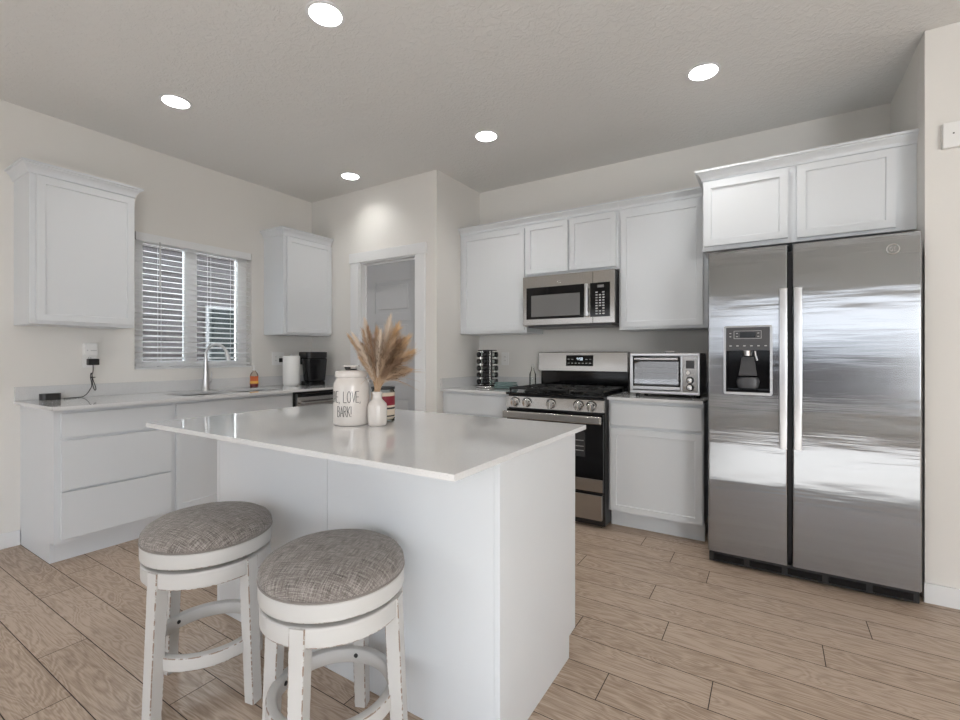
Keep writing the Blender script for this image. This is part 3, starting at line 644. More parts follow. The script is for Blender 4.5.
# ================================================================== STOOLS
def worn_ring(prof, n=96):
    mb = MB(); lay_ = mb.bm.verts.layers.float.new('wear'); rings = []
    for r_, z, wv in prof:
        ring = []
        for j in range(n):
            v = mb.bm.verts.new((r_*math.cos(2*PI*j/n), r_*math.sin(2*PI*j/n), z)); v[lay_] = wv; ring.append(v)
        rings.append(ring)
    for A, B in zip(rings, rings[1:]+rings[:1]):
        for j in range(n): mb.bm.faces.new((A[j], A[(j+1) % n], B[(j+1) % n], B[j]))
    return mb
def stool(cx, cy, ang, label):
    t = thing('counter_stool', label, 'stool', (cx, cy, 0), ang, 'swivel counter stools')
    cp_ = [(.200, .5605), (.2065, .565), (.2085, .574), (.206, .586), (.196, .600), (.172, .614), (.135, .625), (.09, .631), (.04, .634), (.0005, .6345)]
    mb = MB().lathe(cp_, n=72); fl = mb.bm.verts.layers.float_vector.new('fabric'); mb.bm.verts.ensure_lookup_table()
    arc_ = [0.]
    for (r0, z0_), (r1, z1_) in zip(cp_[::-1], cp_[::-1][1:]): arc_.append(arc_[-1]+math.hypot(r1-r0, z1_-z0_))
    arc_ = arc_[::-1]
    for i in range(len(cp_)):
        for j in range(72):
            q = 2*PI*j/72; mb.bm.verts[i*72+j][fl] = (arc_[i]*math.cos(q)+cx, arc_[i]*math.sin(q)+cy, 0)
    cu = mb.done('seat_cushion', 'tweed', t, smooth=80)
    MB().tube([(.2065*math.cos(a), .2065*math.sin(a), .5635) for a in [2*PI*i/72 for i in range(72)]], .0035, 6, closed=True).done('piping', 'tweed', cu)
    worn_ring([(.17, .510, 0), (.200, .510, 0), (.2045, .5105, .9), (.2070, .513, .9), (.2075, .517, 0), (.2075, .552, 0), (.2070, .556, .5), (.2045, .5595, .5), (.200, .56, 0), (.17, .56, 0)]).done('seat_ring', 'distressed_white', t, smooth=60)
    MB().cyl(0, 0, .498, .5098, .12, 32).done('swivel_plate', 'black_plastic', t)
    worn_ring([(.170, .444, 0), (.198, .444, 0), (.2022, .4445, 1), (.2037, .447, 1), (.204, .451, 0), (.204, .491, 0), (.2037, .4945, .7), (.202, .4972, .7), (.197, .4975, 0), (.170, .4975, 0)]).done('apron', 'distressed_white', t, smooth=60)
    worn_ring([(.158, .175, 0), (.158, .2125, 0), (.1605, .2155, .6), (.165, .2162, 0), (.181, .2162, 0), (.1852, .2152, 1), (.1868, .2128, 1), (.187, .209, 0), (.187, .178, 0), (.1868, .1742, 1), (.1845, .1714, 1), (.180, .171, 0), (.165, .171, 0), (.1605, .1715, 0)]).done('footrest_ring', 'distressed_white', t, smooth=60)
    for k in range(4):
        a = k*PI/2
        mb = MB(); wr_ = mb.bm.verts.layers.float.new('wear'); rows = []; N = 12
        for i in range(N+1):
            q = i/N; c_ = .209-.0240*q; h2 = .0200+.0022*q; e = .0022; f_ = .0065; row = []
            for sx, sy in ((1, -1), (1, 1), (-1, 1), (-1, -1)):
                pts = [(sx*h2, sy*(h2-f_), 0), (sx*h2, sy*(h2-e), 1), (sx*(h2-e), sy*h2, 1), (sx*(h2-f_), sy*h2, 0)]
                if sx*sy < 0: pts = pts[::-1] if False else pts
                if (sx, sy) in ((1, 1), (-1, -1)): seq = pts
                else: seq = pts[::-1]
                for x, y, wv in seq:
                    v = mb.bm.verts.new((c_+x, y, .4955*q)); v[wr_] = wv; row.append(v)
            rows.append(row)
        k_ = len(rows[0])
        for A, B in zip(rows, rows[1:]):
            for j in range(k_): mb.bm.faces.new((A[j], A[(j+1) % k_], B[(j+1) % k_], B[j]))
        mb.bm.faces.new(rows[0][::-1]); mb.bm.faces.new(rows[-1]); mb.bev = True
        lg = mb.done('leg', 'distressed_white', t); lg.rotation_euler = (0, 0, a)
        b_ = MB().lathe([(.007, 0), (.007, -.003), (.004, -.005), (0, -.005)], axis='x', o=(.158, 0, .197), n=14).done('bolt', 'black_plastic', t); b_.rotation_euler = (0, 0, a)
stool(-1.732, .906, math.radians(11.6), 'left white distressed counter stool with grey tweed seat, farther from the viewer')
stool(-1.113, .947, math.radians(23.2), 'right white distressed counter stool with grey tweed seat, nearer the island corner')

# ================================================================== ON THE ISLAND
t = thing('ceramic_canister', 'cream lidded ceramic canister with tall black lettering on the island', 'canister', (-1.492, 1.361, ZT+.0003))
R = .0735
MB().lathe([(.066, 0), (R-.002, .003), (R, .010), (R, .158), (R-.003, .172), (.064, .187), (.060, .192), (.060, .196)], n=56).done('body', 'ceramic_cream', t, smooth=60)
ld = MB().lathe([(.063, .1965), (.0655, .199), (.0655, .217), (.062, .222), (.03, .225), (.0, .226)], n=48).done('lid', 'ceramic_cream', t, smooth=60)
MB().lathe([(.018, .2255), (.02, .236), (.024, .240), (.034, .2405), (.034, .2435), (.024, .2455), (.0, .246)], n=32).done('lid_knob', 'ceramic_cream', ld)
mb = MB()
for i in range(7):
    a = PI*1.2+i*.25; mb.tube([(.0215*math.cos(a), .0215*math.sin(a), .227), (.026*math.cos(a), .026*math.sin(a), .240)], .0032, 6)
mb.tube([(.0215*math.cos(a), .0215*math.sin(a), .229) for a in [2*PI*i/24 for i in range(24)]], .003, 6, closed=True)
mb.done('knob_band', 'ink_black', ld)
GLY = {'L': ([[(0, 1), (0, 0), (.42, 0)]], .5), 'I': ([[(0, 1), (0, 0)]], .14), 'V': ([[(0, 1), (.22, 0), (.44, 1)]], .52), 'E': ([[(.4, 1), (0, 1), (0, 0), (.4, 0)], [(0, .5), (.34, .5)]], .52),
       'O': ([[(.24+.24*math.cos(q), .5+.5*math.sin(q)) for q in [2*PI*i/18 for i in range(19)]]], .6), ',': ([[(.06, .06), (0, -.14)]], .2), 'B': ([[(0, 0), (0, 1), (.28, .95), (.34, .76), (.26, .56), (0, .52)], [(.26, .55), (.40, .36), (.36, .1), (.24, 0), (0, 0)]], .52),
       'A': ([[(0, 0), (.22, 1), (.44, 0)], [(.09, .36), (.35, .36)]], .54), 'R': ([[(0, 0), (0, 1), (.3, .95), (.36, .75), (.28, .54), (0, .5)], [(.14, .5), (.4, 0)]], .52), 'K': ([[(0, 0), (0, 1)], [(.38, 1), (0, .42)], [(.1, .55), (.4, 0)]], .52), '!': ([[(0, 1), (0, .25)], [(0, .06), (0, 0)]], .14), ' ': ([], .45)}
def write_round(mb, txt, a0, z, h, sx, r):
    u = 0.
    for ch in txt:
        for st in GLY[ch][0]:
            pts = []
            for (x0, y0), (x1, y1) in zip(st, st[1:]):
                for i in range(4): pts.append((x0+(x1-x0)*i/4, y0+(y1-y0)*i/4))
            pts.append(st[-1])
            mb.tube([((r+.0002)*math.cos(a0+(u+x)*sx/r), (r+.0002)*math.sin(a0+(u+x)*sx/r), z+y*h) for x, y in pts], .0012, 5)
        u += GLY[ch][1]
face = math.atan2(-1.361, 1.492)     # direction from canister to the viewer
mb = MB(); write_round(mb, 'LIVE, LOVE,', face-math.radians(81.5), .096, .045, .031, R); write_round(mb, 'BARK!', face-math.radians(47), .038, .043, .028, R)
mb.done('lettering', 'ink_black', t)
t = thing('bud_vase', 'small cream ribbed bottle vase holding dried grasses on the island', 'vase', (-1.377, 1.395, ZT+.0003))
N = 72; mb = MB(); prof = [(.034, 0, 0), (.0375, .004, 0), (.0385, .02, 1), (.0385, .078, 1), (.036, .090, 1), (.024, .103, .3), (.0195, .108, 0), (.0195, .128, 0), (.0215, .131, 0), (.0215, .138, 0), (.017, .138, 0), (.016, .118, 0)]
rings = [[mb.bm.verts.new(((r_+rb*(.0009 if j % 3 == 0 else -.0004))*math.cos(2*PI*j/N), (r_+rb*(.0009 if j % 3 == 0 else -.0004))*math.sin(2*PI*j/N), z)) for j in range(N)] for r_, z, rb in prof]
for A, B in zip(rings, rings[1:]):
    for j in range(N): mb.bm.faces.new((A[j], A[(j+1) % N], B[(j+1) % N], B[j]))
mb.bm.faces.new(rings[0][::-1]); mb.bm.faces.new(rings[-1])
mb.done('body', 'ceramic_cream', t, smooth=60)
t = thing('candle_jar', 'glass candle jar with dark lid and red-and-black label behind the vase', 'candle', (-1.436, 1.490, ZT+.0003))
MB().lathe([(.046, 0), (.050, .003), (.050, .130), (.047, .136), (.047, .140)], n=40).done('jar', 'clear_glass', t)
MB().lathe([(.045, .012), (.0465, .016), (.0465, .118), (.0, .118)], n=32).done('wax', 'cream_label', t)
def patch(mb, a0, a1, z0, z1, r_, n_=14):
    A = [mb.bm.verts.new((r_*math.cos(a0+(a1-a0)*i/n_), r_*math.sin(a0+(a1-a0)*i/n_), z0)) for i in range(n_+1)]; B = [mb.bm.verts.new((v.co.x, v.co.y, z1)) for v in A]
    for i in range(n_): mb.bm.faces.new((A[i], A[i+1], B[i+1], B[i]))
fc = math.atan2(-1.49, 1.436)
mb = MB(); patch(mb, fc-1.6, fc+1.6, .020, .128, .0506, 24); mb.done('label_band', 'cream_label', t)
mb = MB(); patch(mb, fc-.5, fc+1.42, .072, .112, .0510); mb.done('label_motif', 'red_label', t)
mb = MB(); patch(mb, fc-.5, fc+1.42, .056, .064, .0512); patch(mb, fc-.2, fc+1.25, .024, .030, .0512); mb.done('label_print', 'ink_black', t)
MB().lathe([(.0505, .1405), (.0515, .142), (.0515, .149), (.050, .151), (.0, .1515)], n=40).done('lid', 'black_plastic', t)

# dried grasses standing in the vase
VX, VY, VZ = -1.377, 1.395, ZT+.0003
rt = Vector((.847, .532, 0)); fw = Vector((-.532, .847, 0))        # across and away from the viewer
def bez(p0, p1, p2, u): return p0*(1-u)**2+p1*(2*u*(1-u))+p2*u*u
def plume(name, label, side, depth, top, material, fat, start=.34, n=260, blade=.020, curl=0., group='dried grass plumes in the vase'):
    t = thing(name, label, 'dried grass', (VX, VY, VZ), 0, group)
    a = math.atan2((rt*side+fw*depth).y, (rt*side+fw*depth).x)
    k = min(1, math.hypot(side, depth)/.16)
    p0 = Vector((-.012*k*math.cos(a), -.012*k*math.sin(a), .035)); neck = Vector((.011*k*math.cos(a), .011*k*math.sin(a), .14))
    p2 = rt*side+fw*depth+Vector((0, 0, top)); p1 = neck+(neck-p0).normalized()*(top*.28)
    path = [p0, neck] + [bez(neck, p1, p2, i/14) for i in range(1, 15)]
    MB().tube(path, [.0016]*2+[.0015-.0008*i/14 for i in range(1, 15)], 6).done('stem', 'stem_tan', t)
    rnd = random.Random(hash((round(side*1000), round(depth*1000), round(top*1000))) & 0xffff); mb = MB()
    for i in range(n):
        u = start+(1-start)*(i/n); p = bez(neck, p1, p2, u); d = (bez(neck, p1, p2, min(1, u+.03))-bez(neck, p1, p2, u-.03)).normalized()
        q = (u-start)/(1-start); wd = fat*(math.sin(PI*min(1, q*.86+.10))**.7)
        s1 = d.orthogonal().normalized(); s2 = d.cross(s1); an = rnd.uniform(0, 2*PI); rad = s1*math.cos(an)+s2*math.sin(an)
        ln = blade*rnd.uniform(.7, 1.3); e = p+rad*wd*1.5*rnd.uniform(.4, 1.15)+d*ln*rnd.uniform(.55, 1.1)+Vector((0, 0, -curl*rnd.random()))
        mid = p.lerp(e, .55)+rad*wd*.25; wv = d.cross(rad).normalized()*rnd.uniform(.0006, .0011)
        v = [mb.bm.verts.new(x) for x in (p-wv, p+wv, mid+wv, mid-wv, e)]
        mb.bm.faces.new((v[0], v[1], v[2], v[3])); mb.bm.faces.new((v[3], v[2], v[4]))
    mb.done('plume', material, t, smooth=180)
PL_ = [('leftmost dark tan grass plume leaning over the canister', -.112, -.01, .362, 'plume_tan', .013, .22),
       ('pale cream feathery plume leaning left, between two tan ones', -.086, -.035, .365, 'plume_cream', .016, .18),
       ('tall tan plume just left of the cream curled-tip plume', -.066, .03, .385, 'plume_tan', .017, .24),
       ('cream plume with a curled tip, tallest on the left side', -.048, -.005, .425, 'plume_cream', .014, .52),
       ('brown plume just right of the curled-tip one', -.032, -.02, .392, 'plume_brown', .016, .24),
       ('upright tan plume in the middle of the bunch', -.008, .03, .385, 'plume_tan', .022, .3),
       ('straight light-tan plume right of the middle', .020, -.035, .378, 'plume_cream', .017, .24),
       ('tallest golden-cream plume leaning right', .052, .0, .432, 'plume_cream', .020, .40),
       ('broad golden plume at the upper right of the bunch', .078, .03, .405, 'plume_gold', .036, .50),
       ('bushy brown plume leaning far right', .092, -.015, .345, 'plume_brown', .032, .38),
       ('rightmost drooping tan spray over the candle jar', .138, .0, .300, 'plume_gold', .034, .44),
       ('middle-right tan plume in front of the brown bushy one', .066, -.045, .335, 'plume_tan', .026, .34),
       ('low brown plume on the right, just above the candle lid', .088, -.03, .262, 'plume_brown', .024, .34),
       ('low tan plume on the left, touching the canister lid', -.062, -.02, .272, 'plume_tan', .014, .22),
       ('golden plume fanned out at the upper right edge of the bunch', .118, .02, .352, 'plume_gold', .030, .46),
       ('tan plume filling the middle, behind the straight cream one', .036, .05, .372, 'plume_tan', .026, .30),
       ('wispy tan plume low on the far right', .128, -.03, .225, 'plume_tan', .022, .40),
       ('brown plume behind the pale cream one on the left', -.075, .05, .330, 'plume_brown', .018, .22),
       ('dark brown plume at the heart of the bunch', .032, .02, .315, 'plume_brown', .024, .24)]
for lb, sd_, dp, tp, mt, ft, st in PL_: plume('pampas_plume', lb, sd_, dp, tp, mt, ft, st, n=900 if ft > .019 else 600, blade=.034 if ft > .019 else .026, curl=.014 if ft > .03 else 0)
wsp = MB(); rnd = random.Random(3)
for i in range(90):
    sd_ = rnd.uniform(-.07, .195); tp = rnd.uniform(.21, .42)-abs(sd_-.04)*.6; dp = rnd.uniform(-.05, .05)
    e = rt*sd_+fw*dp+Vector((0, 0, tp)); q = e.normalized(); nk = Vector((rnd.uniform(-.009, .009), rnd.uniform(-.009, .009), .134)); p1 = nk+Vector((sd_*.2, 0, .10))
    wsp.tube([nk+Vector((0, 0, -.03))]+[bez(nk, p1, e, j/7) for j in range(8)], [.0009]*6+[.0006, .0005, .0003], 4)
o = wsp.done('grass_wisps', 'plume_tan', None, (VX, VY, VZ)); tag(o, 'thin loose tan grass wisps spraying out among the plumes', 'dried grass'); o['kind'] = 'stuff'

# ================================================================== ON THE WINDOW COUNTER
tag(MB().prism(rrect(-.030, .030, -.053, .053, .028), lambda u, v, w_: (u, v, w_), 0, .042, .008).done('smart_speaker', 'black_plastic', None, (-3.925, 1.055, ZT+.0005)), 'small black speaker puck at the near end of the window counter', 'speaker')
def plate(name, label, loc, rz, w_, h_, outs):
    t = thing(name, label, 'outlet', loc, rz, 'white wall outlets')
    MB().prism(rrect(-w_/2, w_/2, -h_/2, h_/2, .006), FR, -.006, -.0004, .0015).done('cover_plate', 'white_plastic', t)
    mb = MB(); sl = MB()
    for x in outs:
        mb.prism(rrect(x-.017, x+.017, -.034, .034, .004), FR, -.0078, -.0061)
        for z in (.017, -.017):
            sl.box(x-.007, x-.005, -.0085, -.0079, z-.004, z+.005).box(x+.005, x+.007, -.0085, -.0079, z-.004, z+.005)
    mb.done('socket_face', 'white_plastic', t); sl.done('socket_slots', 'ink_black', t); return t
plate('wall_outlet', 'white wall outlet left of the window, with two plugs in it', (XL, 1.292, 1.196), PI/2, .078, .165, [0])
t = thing('plug_in_device', 'white plug-in device in the upper socket left of the window', 'charger', (XL+.009, 1.292, 1.238), PI/2)
MB().box(-.036, .036, -.032, -.0005, -.040, .045, .004).done('housing', 'white_plastic', t)
MB().box(-.026, -.020, -.0328, -.0321, -.010, -.002).box(-.005, .028, -.0328, -.0321, -.010, -.004).done('print', 'mark_grey', t)
pa = MB().box(-.030, .032, -.042, -.0005, -.022, .022, .004)
pa = tag(pa.done('power_adapter', 'black_plastic', None, (XL+.0092, 1.302, 1.152)), 'black power adapter in the lower socket left of the window', 'charger'); pa.rotation_euler = (0, 0, PI/2)
cord = MB(); cx_ = XL+.032
pts = [(cx_, 1.303, 1.132), (cx_, 1.303, 1.09), (cx_+.004, 1.295, 1.05), (cx_+.008, 1.300, .985), (cx_+.004, 1.312, .955), (cx_+.002, 1.318, .97), (cx_, 1.302, 1.03), (cx_-.001, 1.294, 1.075), (cx_+.006, 1.286, 1.05), (cx_+.010, 1.292, .99), (cx_+.008, 1.280, .955), (cx_+.012, 1.262, .93), (cx_+.02, 1.235, .9145), (cx_+.05, 1.19, .9145), (cx_+.06, 1.155, .9145), (-3.925, 1.124, .9165)]
def smooth_pts(pts, k=5):
    P = [Vector(p) for p in pts]; out = []
    for i in range(len(P)-1):
        a, b_, c_, d_ = P[max(0, i-1)], P[i], P[i+1], P[min(len(P)-1, i+2)]
        for j in range(k):
            u = j/k; out.append(.5*((2*b_)+(c_-a)*u+(2*a-5*b_+4*c_-d_)*u*u+(3*b_-a-3*c_+d_)*u**3))
    return out+[P[-1]]
cord.tube(smooth_pts(pts), .0026, 6)
t = cord.done('charging_cable', 'black_plastic'); tag(t, 'black cord bundled below the outlet, running to the speaker puck', 'cord')
MB().tube([(cx_+.013*math.cos(a)+.004, 1.3+.013*math.sin(a), 1.045) for a in [2*PI*i/16 for i in range(16)]], .003, 6, closed=True).done('cord_tie', 'black_plastic', t)
t = thing('soap_bottle', 'amber dish soap pump bottle with orange label beside the sink', 'soap bottle', (-3.93, 2.447, ZT+.0003), math.radians(55))
MB().lathe([(.028, 0), (.032, .004), (.033, .03), (.030, .075), (.032, .105), (.026, .125), (.013, .140), (.012, .150)], n=32).done('bottle', 'amber_soap', t).scale = (1.05, .75, 1)
MB().lathe([(.026, .003), (.0295, .006), (.0305, .03), (.0275, .075), (.0280, .088), (.0, .089)], n=28).done('liquid', 'red_label', t).scale = (1.05, .75, 1)
MB().lathe([(.0336, .030), (.0310, .075), (.0330, .098)], n=32, cap=False).done('label_wrap', 'orange_label', t).scale = (1.06, .77, 1)
MB().lathe([(.0338, .034), (.0325, .055)], n=32, cap=False).done('label_stripe', 'yellow_label', t).scale = (1.07, .78, 1)
MB().lathe([(.014, .150), (.014, .163), (.005, .166), (.005, .185), (.009, .187), (.009, .195), (0, .196)], n=18).tube([(.0, 0, .191), (-.03, 0, .191), (-.036, 0, .186)], .004, 8).done('pump', 'white_plastic', t)
t = thing('paper_towel_roll', 'upright white paper towel roll left of the coffee maker', 'paper towel', (-3.86, 2.778, ZT+.0003))
MB().cyl(0, 0, 0, .010, .070, 32, .003).done('holder_base', 'white_plastic', t)
MB().lathe([(.02, .0105), (.075, .0105), (.0765, .013), (.0765, .278), (.075, .280), (.02, .280), (.02, .0105)], n=48, cap=False).done('paper', 'paper_white', t)
MB().cyl(0, 0, .0102, .296, .009, 16, .004).done('holder_post', 'brushed_nickel', t)
plate('wall_outlet', 'white double outlet plate behind the paper towel roll', (XL, 2.752, 1.165), PI/2, .125, .125, [-.023, .023])
tag(MB().box(0, .03, -.018, .018, -.02, .02, .004).done('power_plug', 'black_plastic', None, (XL+.0088, 2.775, 1.150)), 'black plug in the double outlet by the paper towels', 'plug')
t = thing('coffee_maker', 'glossy black pod coffee maker in the counter corner', 'coffee maker', (-3.765, 2.955, ZT+.0003), math.radians(-105))
MB().prism(rrect(-.098, .098, -.135, .112, .03), lambda u, v, w_: (u, v, w_), 0, .035, .004).done('drip_base', 'black_gloss', t)
MB().hexa([(-.096, -.06, .0355), (.096, -.06, .0355), (.096, .108, .0355), (-.096, .108, .0355)], [(-.112, -.08, .262), (.112, -.08, .262), (.115, .122, .262), (-.115, .122, .262)], .018, 4).done('column', 'appliance_gloss', t)
hd = MB().hexa([(-.108, -.145, .195), (.108, -.145, .195), (.110, -.082, .195), (-.110, -.082, .195)], [(-.116, -.15, .262), (.116, -.15, .262), (.116, -.084, .262), (-.116, -.084, .262)], .014, 3).done('brew_head', 'black_gloss', t)
MB().prism(rrect(-.122, .122, -.158, .124, .045), lambda u, v, w_: (u, v, w_), .2625, .318, .014).done('lid', 'black_plastic', t)
MB().tube([(-.085, -.150, .306), (-.085, -.172, .300), (.085, -.172, .300), (.085, -.150, .306)], .010, 10).done('lid_handle', 'brushed_nickel', t)
for o in t.children: o.scale = (.84, .84, 1.0)
MB().tube(smooth_pts([(-3.865, 2.935, .917), (-3.90, 2.915, .915), (-3.94, 2.90, .917), (-3.975, 2.88, .95), (-4.0, 2.83, 1.04), (-3.995, 2.776, 1.145)]), .003, 6).done('appliance_cord', 'black_plastic')
tag(bpy.data.objects['appliance_cord'], 'black cord running from the coffee maker to the double outlet', 'cord')

# window blind
t = thing('window_blind', 'white two-inch slat blind in the kitchen window', 'blind', (XL, (WY0+WY1)/2, WZ1), PI/2)
HW = (WY1-WY0)/2-.006
MB().box(-HW, HW, .012, .062, -.045, -.002).done('headrail', 'blind_white', t)
MB().box(-HW, HW, -.004, .010, -.062, .0, .003).done('valance', 'trim_white', t)
mb = MB(); z = -.075; zb = WZ0-WZ1+.052
ns = 21; pitch = (z-zb)/ns
for i in range(ns):
    zc = z-pitch*(i+.3); a = math.radians(-12)
    q = [(.010+.050*j/5, 0) for j in range(6)]; up = []; dn = []
    for j in range(6):
        s_ = (j/5-.5)*.050; cr = .0025*(1-(2*j/5-1)**2); y = .036+s_*math.cos(a); zz_ = zc-s_*math.sin(a)+cr
        up.append((y, zz_+.0012)); dn.append((y, zz_-.0012))
    A = [mb.bm.verts.new((-HW+.003, y, zz_)) for y, zz_ in up+dn[::-1]]; B = [mb.bm.verts.new((HW-.003, y, zz_)) for y, zz_ in up+dn[::-1]]
    k = len(A)
    for j in range(k): mb.bm.faces.new((A[j], A[(j+1) % k], B[(j+1) % k], B[j]))
    mb.bm.faces.new(A[::-1]); mb.bm.faces.new(B)
mb.done('slats', 'blind_white', t)
MB().box(-HW+.003, HW-.003, .012, .062, zb-.030, zb-.008, .003).done('bottom_rail', 'blind_white', t)
mb = MB()
for x in (-.28, .10, .30):
    mb.tube([(x, .009, -.05), (x, .009, zb-.01)], .0009, 5).tube([(x, .0635, -.05), (x, .0635, zb-.01)], .0009, 5)
mb.done('ladder_cords', 'blind_white', t)
MB().tube([(-.295, -.008, -.05), (-.295, -.010, -.42)], .0045, 8).done('tilt_wand', 'mark_grey', t)

# ================================================================== RANGE-WALL SMALL THINGS
plate('wall_outlet', 'white outlet on the range wall behind the spice rack', (-2.125, YR, 1.165), 0, .075, .12, [0])
SRX, SRY = -2.16, 3.56
yaw0 = math.atan2(-SRY, -SRX)               # towards the viewer
t = thing('spice_rack', 'black and chrome five-tier revolving spice rack in the corner left of the range', 'spice rack', (SRX, SRY, ZT+.0003))
MB().lathe([(.098, 0), (.108, .004), (.108, .014), (.100, .020), (.0, .021)], n=48).done('turntable', 'black_gloss', t)
MB().lathe([(.1085, .005), (.1095, .007), (.1095, .011), (.1085, .013)], n=48, cap=False).done('chrome_rim', 'chrome', t)
MB().cyl(0, 0, .0213, .325, .022, 20).done('core', 'black_plastic', t)
MB().lathe([(.0, .3255), (.085, .3255), (.088, .329), (.086, .334), (.0, .336)], n=40).done('top_plate', 'black_plastic', t)
for k in range(4):
    a = yaw0+math.radians(28)+k*PI/2
    MB().box(.066, .074, -.013, .013, .0213, .3253, .003).done('chrome_post', 'chrome', t).rotation_euler = (0, 0, a)
mb = MB()
for i in range(5): mb.lathe([(.030, .052+i*.060-.027), (.064, .052+i*.060-.027), (.064, .052+i*.060-.0255), (.030, .052+i*.060-.0255)], n=28)
mb.done('tier_shelves', 'black_plastic', t)
tiers = ['lowest', 'second-lowest', 'middle', 'second-highest', 'topmost']; cols = ['left', 'front', 'right']
jm = None
for ci, da in enumerate((-62, -14, 72)):
    for ti in range(5):
        lb = '%s black-lidded spice jar in the %s column of the spice rack' % (tiers[ti], cols[ci])
        a = yaw0+math.radians(da); z = ZT+.0003+.052+ti*.060
        j = thing('spice_jar', lb, 'jar', (SRX+.068*math.cos(a), SRY+.068*math.sin(a), z), a, 'jars in the spice rack')
        if jm is None:
            g_ = MB().lathe([(.0, -.034), (.020, -.034), (.021, -.030), (.021, .006)], axis='x', n=20).done('glass', 'clear_glass', j)
            c1 = MB().lathe([(.0235, .0065), (.0245, .010), (.0245, .022), (.021, .029), (.012, .031), (0, .0315)], axis='x', n=24).done('lid', 'black_gloss', j); jm = (g_.data, c1.data)
        else:
            for nm, d_ in zip(('glass', 'lid'), jm):
                o = bpy.data.objects.new(nm, d_); COL.objects.link(o); o.parent = j
# teal folded cloth
mb = MB()
for i, (h_, s_) in enumerate(((.0, 1.), (.019, .96), (.038, .9))): mb.prism(rrect(-.092*s_, .092*s_, -.07*s_, .07*s_, .02), lambda u, v, w_: (u, v+.004*math.sin(u*40), w_+.003*math.sin(u*30+v*20)), h_+.004, h_+.0165, .004)
o = tag(mb.done('folded_cloth', 'teal_cloth', None, (-1.935, 3.50, ZT+.0005)), 'folded teal dish cloth on the counter beside the range', 'cloth'); o.rotation_euler = (0, 0, .15)
t = thing('glass_bottle', 'small clear glass bottle against the wall behind the range corner', 'bottle', (-1.80, 3.745, ZT+.0003))
MB().lathe([(.026, 0), (.029, .004), (.029, .12), (.014, .155), (.013, .185)], n=28).done('glass', 'bottle_glass', t)
MB().tube([(.016*math.cos(a), 0, .186+.022*math.sin(a)) for a in [PI*i/10 for i in range(11)]], .0022, 6).done('wire_clip', 'brushed_nickel', t)

# toaster oven
OX0, OX1, OY, OZ = -.853, -.402, 3.36, .931
t = thing('toaster_oven', 'stainless countertop toaster oven with glass door beside the refrigerator', 'toaster oven', (OX0, OY, ZT+.0003))
W, H, DP = OX1-OX0, 1.212-OZ, .34; z0 = OZ-ZT
for x in (.045, W-.045):
    for y in (.04, DP-.04): MB().cyl(x, y, 0, z0-.0003, .014, 16).done('foot', 'black_plastic', t)
cw = .105; xi = W-cw
mb = MB()                                   # outer shell with an open cooking chamber
mb.box(0, W, .012, DP, z0, z0+.018).box(0, W, .012, DP, z0+H-.018, z0+H).box(0, .018, .012, DP, z0+.018, z0+H-.018).box(xi, W, .012, DP, z0+.018, z0+H-.018).box(.018, xi, DP-.02, DP, z0+.018, z0+H-.018)
mb.done('housing', 'dark_grey_plastic', t)
fo = rrect(0, W, z0, z0+H, .016)
MB().prism(fo, FR, 0, .0115, 0).done('front_frame_fill', 'dark_grey_plastic', t) if False else None
mb = MB(); bz = .020
mb.box(0, W, 0, .0118, z0, z0+bz, .004).box(0, W, 0, .0118, z0+H-bz, z0+H, .004).box(0, bz, 0, .0118, z0+bz, z0+H-bz, .002).box(xi-.012, xi, 0, .0118, z0+bz, z0+H-bz, .002).box(W-.012, W, 0, .0118, z0+bz, z0+H-bz, .002)
mb.done('front_frame', 'brushed_nickel', t)
dr = MB().box(bz+.003, xi-.015, -.006, -.0005, z0+.026, z0+.060, .002).box(bz+.003, xi-.015, -.006, -.0005, z0+H-.058, z0+H-.026, .002).box(bz+.003, bz+.012, -.006, -.0005, z0+.06, z0+H-.058).box(xi-.024, xi-.015, -.006, -.0005, z0+.06, z0+H-.058).done('door', 'black_gloss', t)
MB().box(bz+.012, xi-.024, -.005, -.0015, z0+.06, z0+H-.058).done('door_glass', 'oven_glass', dr)
MB().tube([(bz+.02, -.0062, z0+H-.040), (bz+.02, -.034, z0+H-.040), (xi-.03, -.034, z0+H-.040), (xi-.03, -.0062, z0+H-.040)], .0095, 12).done('handle', 'chrome', dr)
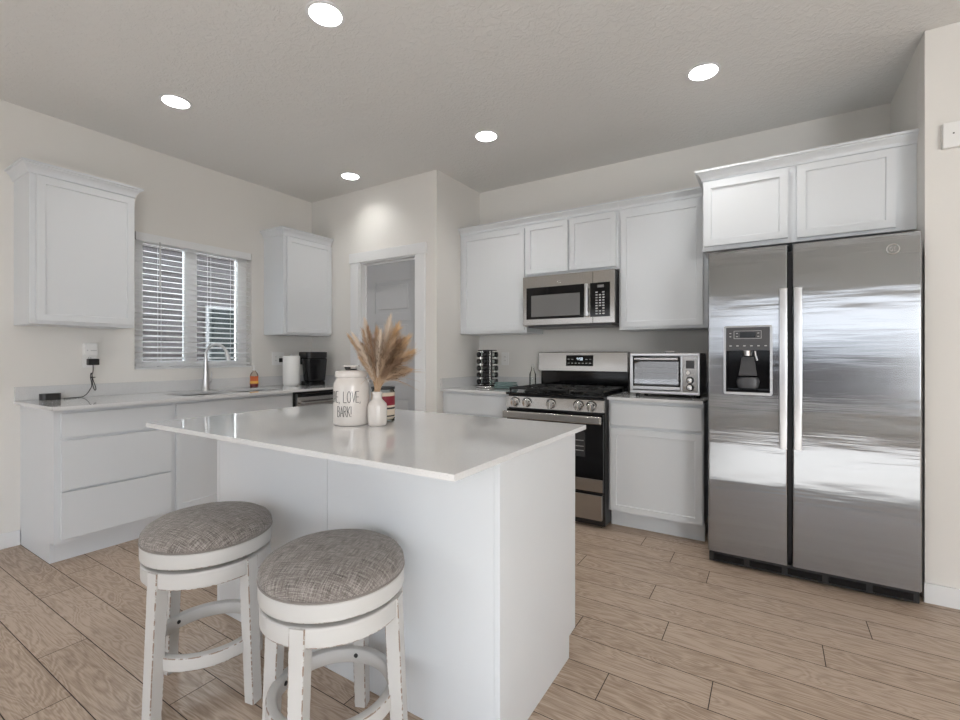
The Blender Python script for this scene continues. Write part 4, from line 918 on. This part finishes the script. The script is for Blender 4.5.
MB().box(bz+.004, xi-.016, -.0085, -.0062, z0+.030, z0+.052, .001).done('door_strip', 'brushed_nickel', dr)
mb = MB()
for z in (.085, .135, .175):
    for i in range(9): mb.tube([(.022, .03+i*.033, z0+z), (xi-.004, .03+i*.033, z0+z)], .0022, 5)
    mb.tube([(.03, .028, z0+z), (.03, .30, z0+z)], .003, 5).tube([(xi-.012, .028, z0+z), (xi-.012, .30, z0+z)], .003, 5)
mb.done('wire_racks', 'chrome', t)
MB().box(.0185, xi-.0005, .013, DP-.0205, z0+.0182, z0+.022).box(.0185, xi-.0005, DP-.024, DP-.0205, z0+.0222, z0+H-.019).done('liner', 'brushed_nickel', t)
cp = MB().box(xi+.0005, W-.0125, .002, .0116, z0+bz, z0+H-bz, .002).done('control_panel', 'range_steel', t)
xm = (xi+W-.012)/2
MB().box(xm-.026, xm+.026, -.0008, .0018, z0+.178, z0+.232, .002).done('screen', 'dark_grey_plastic', cp)
MB().lathe([(.014, .0015), (.014, -.008), (.012, -.010), (0, -.010)], axis='y', o=(xm-.012, 0, z0+.150), n=22).done('button', 'chrome', cp)
for z in (.100, .052):
    MB().lathe([(.024, .0018), (.024, -.001), (.020, -.003)], axis='y', o=(xm, 0, z0+z), n=26).done('knob_bezel', 'black_plastic', cp)
    MB().lathe([(.0185, -.0032), (.0175, -.018), (.014, -.020), (0, -.0205)], axis='y', o=(xm, 0, z0+z), n=26).done('knob', 'chrome', cp)
MB().tube([(W*.5, .06, z0+H), (W*.5, .06, z0+H+.011), (W*.64, .06, z0+H+.011), (W*.64, .06, z0+H)], .0045, 8).done('top_grip', 'chrome', t)
# white control box on the right wall
t = thing('wall_sensor', 'white box-shaped wall device with a small dot, at the right edge', 'wall device', (.70, YC, 2.24))
t.location.x = .77
MB().box(-.082, .082, -.028, -.0005, -.060, .060, .005).done('housing', 'white_plastic', t)
MB().lathe([(.0035, -.0281), (.0035, -.0290), (0, -.0292)], axis='y', o=(-.045, 0, .005), n=12).done('indicator', 'ink_black', t)
